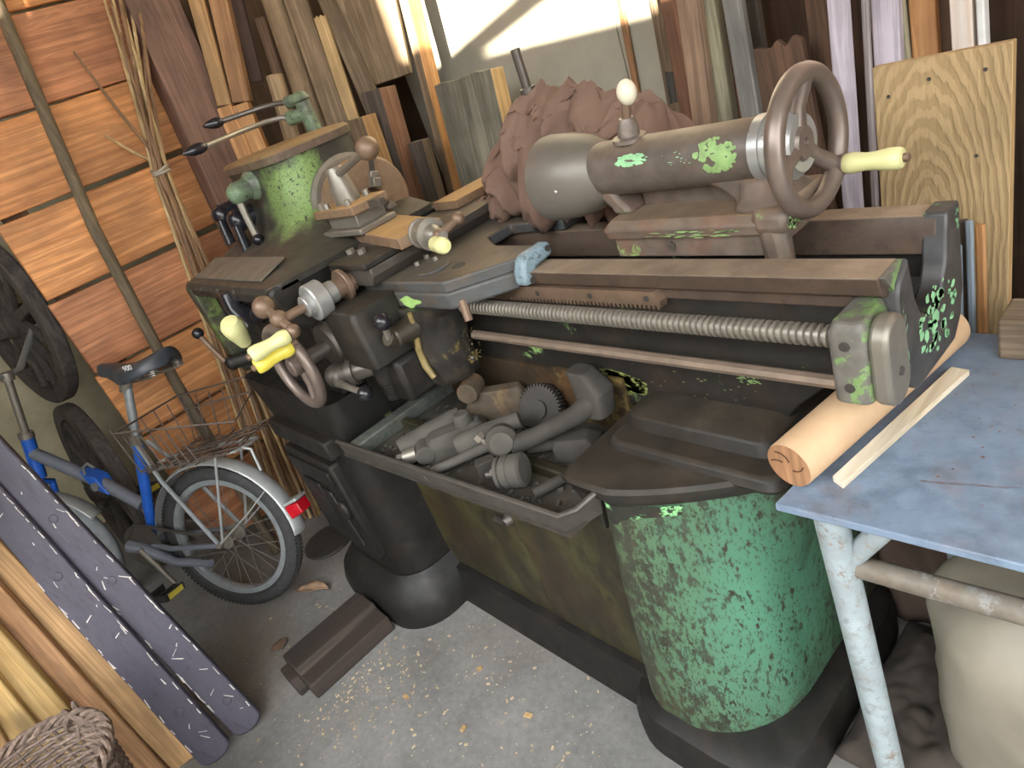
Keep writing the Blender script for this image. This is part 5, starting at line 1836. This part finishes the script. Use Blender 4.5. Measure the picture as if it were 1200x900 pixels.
for i, (x, y, s, a) in enumerate(((-1.02, .40, .010, .4), (-1.22, .42, .008, 1.2), (-1.13, .29, .009, 2.0), (-.90, .30, .011, .9), (-1.33, .26, .009, .1))):
    mb = MB().prism([(-s, -s * .5), (s * .8, -s * .6), (s, s * .4), (-s * .7, s * .6)], 'z', 0, .004, Matrix.Translation((x, y, 0)) @ Matrix.Rotation(a, 4, 'Z'))
    tag(build(mb, 'wood_chip', W['pine']), 'single larger pale wood chip on the concrete before the lathe', 'wood chip', 'larger chips on the floor')


# ------------------------------------------------------------------ flakes of green paint still clinging to the iron
M_FLAKE = plain('green_paint_flake', '7d9c62', .55, 0, .25, 60)
M_FLAKE2 = plain('mint_paint_flake', '86b98a', .5, 0, .2, 60)
M_FLAKE3 = plain('olive_paint_flake', '7c8048', .6, 0, .3, 50)


def flakes(name, fn, n, seed, mat, parent, smin=.05, smax=.2, edge=1.0):
    """small ragged flakes scattered over the unit disc and laid on the surface by fn(u, v)"""
    r = random.Random(seed)
    mb = MB()
    for i in range(n):
        a, d = r.uniform(0, 2 * PI), edge * math.sqrt(r.random())
        cu, cv = d * math.cos(a), d * math.sin(a)
        s_ = r.uniform(smin, smax) * (1.2 - .6 * d)
        k = r.randint(6, 9)
        ph = r.uniform(0, 6)
        pts = []
        for j in range(k):
            b = 2 * PI * j / k
            rr = s_ * r.uniform(.55, 1.25)
            pts.append(Vector(fn(cu + rr * math.cos(b + ph), cv + rr * math.sin(b + ph))))
        mb.add(pts, [list(range(k))])
    return part(mb, name, mat, parent, kind='stuff')


def on_barrel(x, ang, rx, ra, rad=.0436):
    def fn(u, v):
        a = ang + v * ra
        return (x + u * rx, SY - rad * math.cos(a), SZ + rad * math.sin(a))
    return fn


flakes('paint_flakes', on_barrel(-.70, .45, .030, .22), 60, 1, M_FLAKE2, bar, .10, .34)
flakes('paint_flakes', on_barrel(-.555, .25, .032, .55, .0432), 90, 2, M_FLAKE, bar, .10, .32)
flakes('paint_flakes', on_barrel(-.62, .3, .04, .3, .0434), 14, 3, M_FLAKE2, bar, .03, .07)
flakes('paint_flakes', lambda u, v: (-.812 + .060 * u, .7672, .690 + .022 * v - .006 * u), 170, 4, M_FLAKE3, lathe, .10, .30)
flakes('paint_flakes', lambda u, v: (-.543 + .022 * u, .7674, .735 + .008 * v), 26, 5, M_FLAKE, lathe, .08, .25)
flakes('paint_flakes', lambda u, v: (-.66 + .13 * u, .7674, .72 + .04 * v), 26, 6, M_FLAKE3, lathe, .012, .03)
flakes('paint_flakes', lambda u, v: (-.3186, .875 + .06 * u + .02 * v, .80 + .045 * v - .02 * u), 60, 7, M_FLAKE2, lathe, .05, .22)
flakes('paint_flakes', lambda u, v: (-.3186, .775 + .006 * u, .82 + .05 * v), 16, 8, M_FLAKE2, lathe, .08, .2)
flakes('paint_flakes', lambda u, v: (-.3186, .955 + .008 * u, .90 + .015 * v), 10, 9, M_FLAKE2, lathe, .2, .4)
flakes('paint_flakes', lambda u, v: (-.60 + .09 * u, .7888, .9635 + .006 * v), 30, 10, M_FLAKE, tb, .06, .2)
flakes('paint_flakes', lambda u, v: (-.4535, .81 + .02 * u, .972 + .012 * v), 24, 11, M_FLAKE, tb, .12, .35)
flakes('grime_flakes', lambda u, v: (-1.1438, .71 + .022 * u, .78 + .05 * v), 60, 12, plain('straw_grime', '8a7a4a', .7, 0, .3, 50), ap, .01, .05)
flakes('grime_patch', lambda u, v: (-1.1440 - .004 * (1 - v), .705 + .018 * u, .74 + .014 * v), 50, 13, plain('straw_grime', '8a7a4a', .7, 0, .3, 50), ap, .06, .2)
# nail holes and hinge plate
rbd = [o for o in bpy.data.objects if o.name == 'rough_board'][0]
for x, z in ((-.066, 1.03), (-.012, 1.045), (.056, 1.045), (.045, .93), (-.02, .72)):
    lpart(MB().rev([(0, .0028), (.0012, .0022), (.0006, 0)], (x, 0, z), (0, -1, .0), 10), 'nail_hole', M_DUSTY2, rbd)

hb_ = [o for o in bpy.data.objects if str(o.get('label', '')).startswith('wide worn wooden batten')][0]
mb = MB().box(-.008, .012, -.0025, 0, 1.0, 1.075)
mb.cyl((-.008, -.002, .998), (-.008, -.002, 1.077), .004, seg=10)
lpart(mb, 'hinge_plate', M_DUSTY, hb_, .0005)

# worn white edges of the painted slats
rw = random.Random(31)
M_CHIP = plain('white_chip', 'b8b2ac', .8, 0, .15, 30)
for o, w_ in ((s1, .080), (s2, .082)):
    mb = MB()
    for k in range(70):
        z = rw.uniform(.05, 1.0)
        e = rw.choice((-1, 1))
        x = e * (w_ / 2 - rw.uniform(.0035, .006)) if k % 4 else rw.uniform(-w_ / 2.4, w_ / 2.4)
        l_, t_ = rw.uniform(.003, .016), rw.uniform(.0006, .0016)
        a = rw.uniform(-.12, .12) if k % 4 else rw.uniform(-1.2, 1.2)
        c_, s_ = math.cos(a), math.sin(a)
        mb.add([(x + u * t_ * c_ - v * l_ * s_, -.0006, z + u * t_ * s_ + v * l_ * c_) for u, v in ((-1, -.8), (1, -1), (.6, 1), (-.7, .8))], [(0, 1, 2, 3)])
    ch_ = lpart(mb, 'edge_wear', M_CHIP, o)
    ch_['kind'] = 'stuff'
# rust marks on the table top
r_t = flakes('rust_marks', lambda u, v: (-.17 + .20 * u, .80 + .17 * v, TZ + .0006), 70, 41, plain('table_rust', '6f5240', .8, 0, .3, 40), table, .004, .016)
r_t = flakes('rust_marks', lambda u, v: (-.235 + .05 * u + .02 * v, .70 + .008 * v + .012 * u, TZ + .0007), 60, 42, plain('table_rust', '6f5240', .8, 0, .3, 40), table, .03, .14)
# added dark sheet over the lit floor, standing in for shade under the table
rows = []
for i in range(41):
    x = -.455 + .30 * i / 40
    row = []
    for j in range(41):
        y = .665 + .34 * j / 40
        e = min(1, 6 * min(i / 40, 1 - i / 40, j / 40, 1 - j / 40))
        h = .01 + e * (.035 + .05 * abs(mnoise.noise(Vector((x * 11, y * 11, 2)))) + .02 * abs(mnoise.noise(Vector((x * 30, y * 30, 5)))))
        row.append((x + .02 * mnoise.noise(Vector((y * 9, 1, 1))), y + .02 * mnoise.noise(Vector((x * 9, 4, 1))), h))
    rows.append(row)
rg = build(MB().loft(rows, cap=False, closed=False), 'shade_sheet', plain('dark_shade_sheet', '3a332d', .95, 0, .3, 14, bump=.3), None, angle=60)
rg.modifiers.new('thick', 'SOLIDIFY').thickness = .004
tag(rg, 'dark crumpled sheet added on the floor as shade under the table', 'shade_sheet')
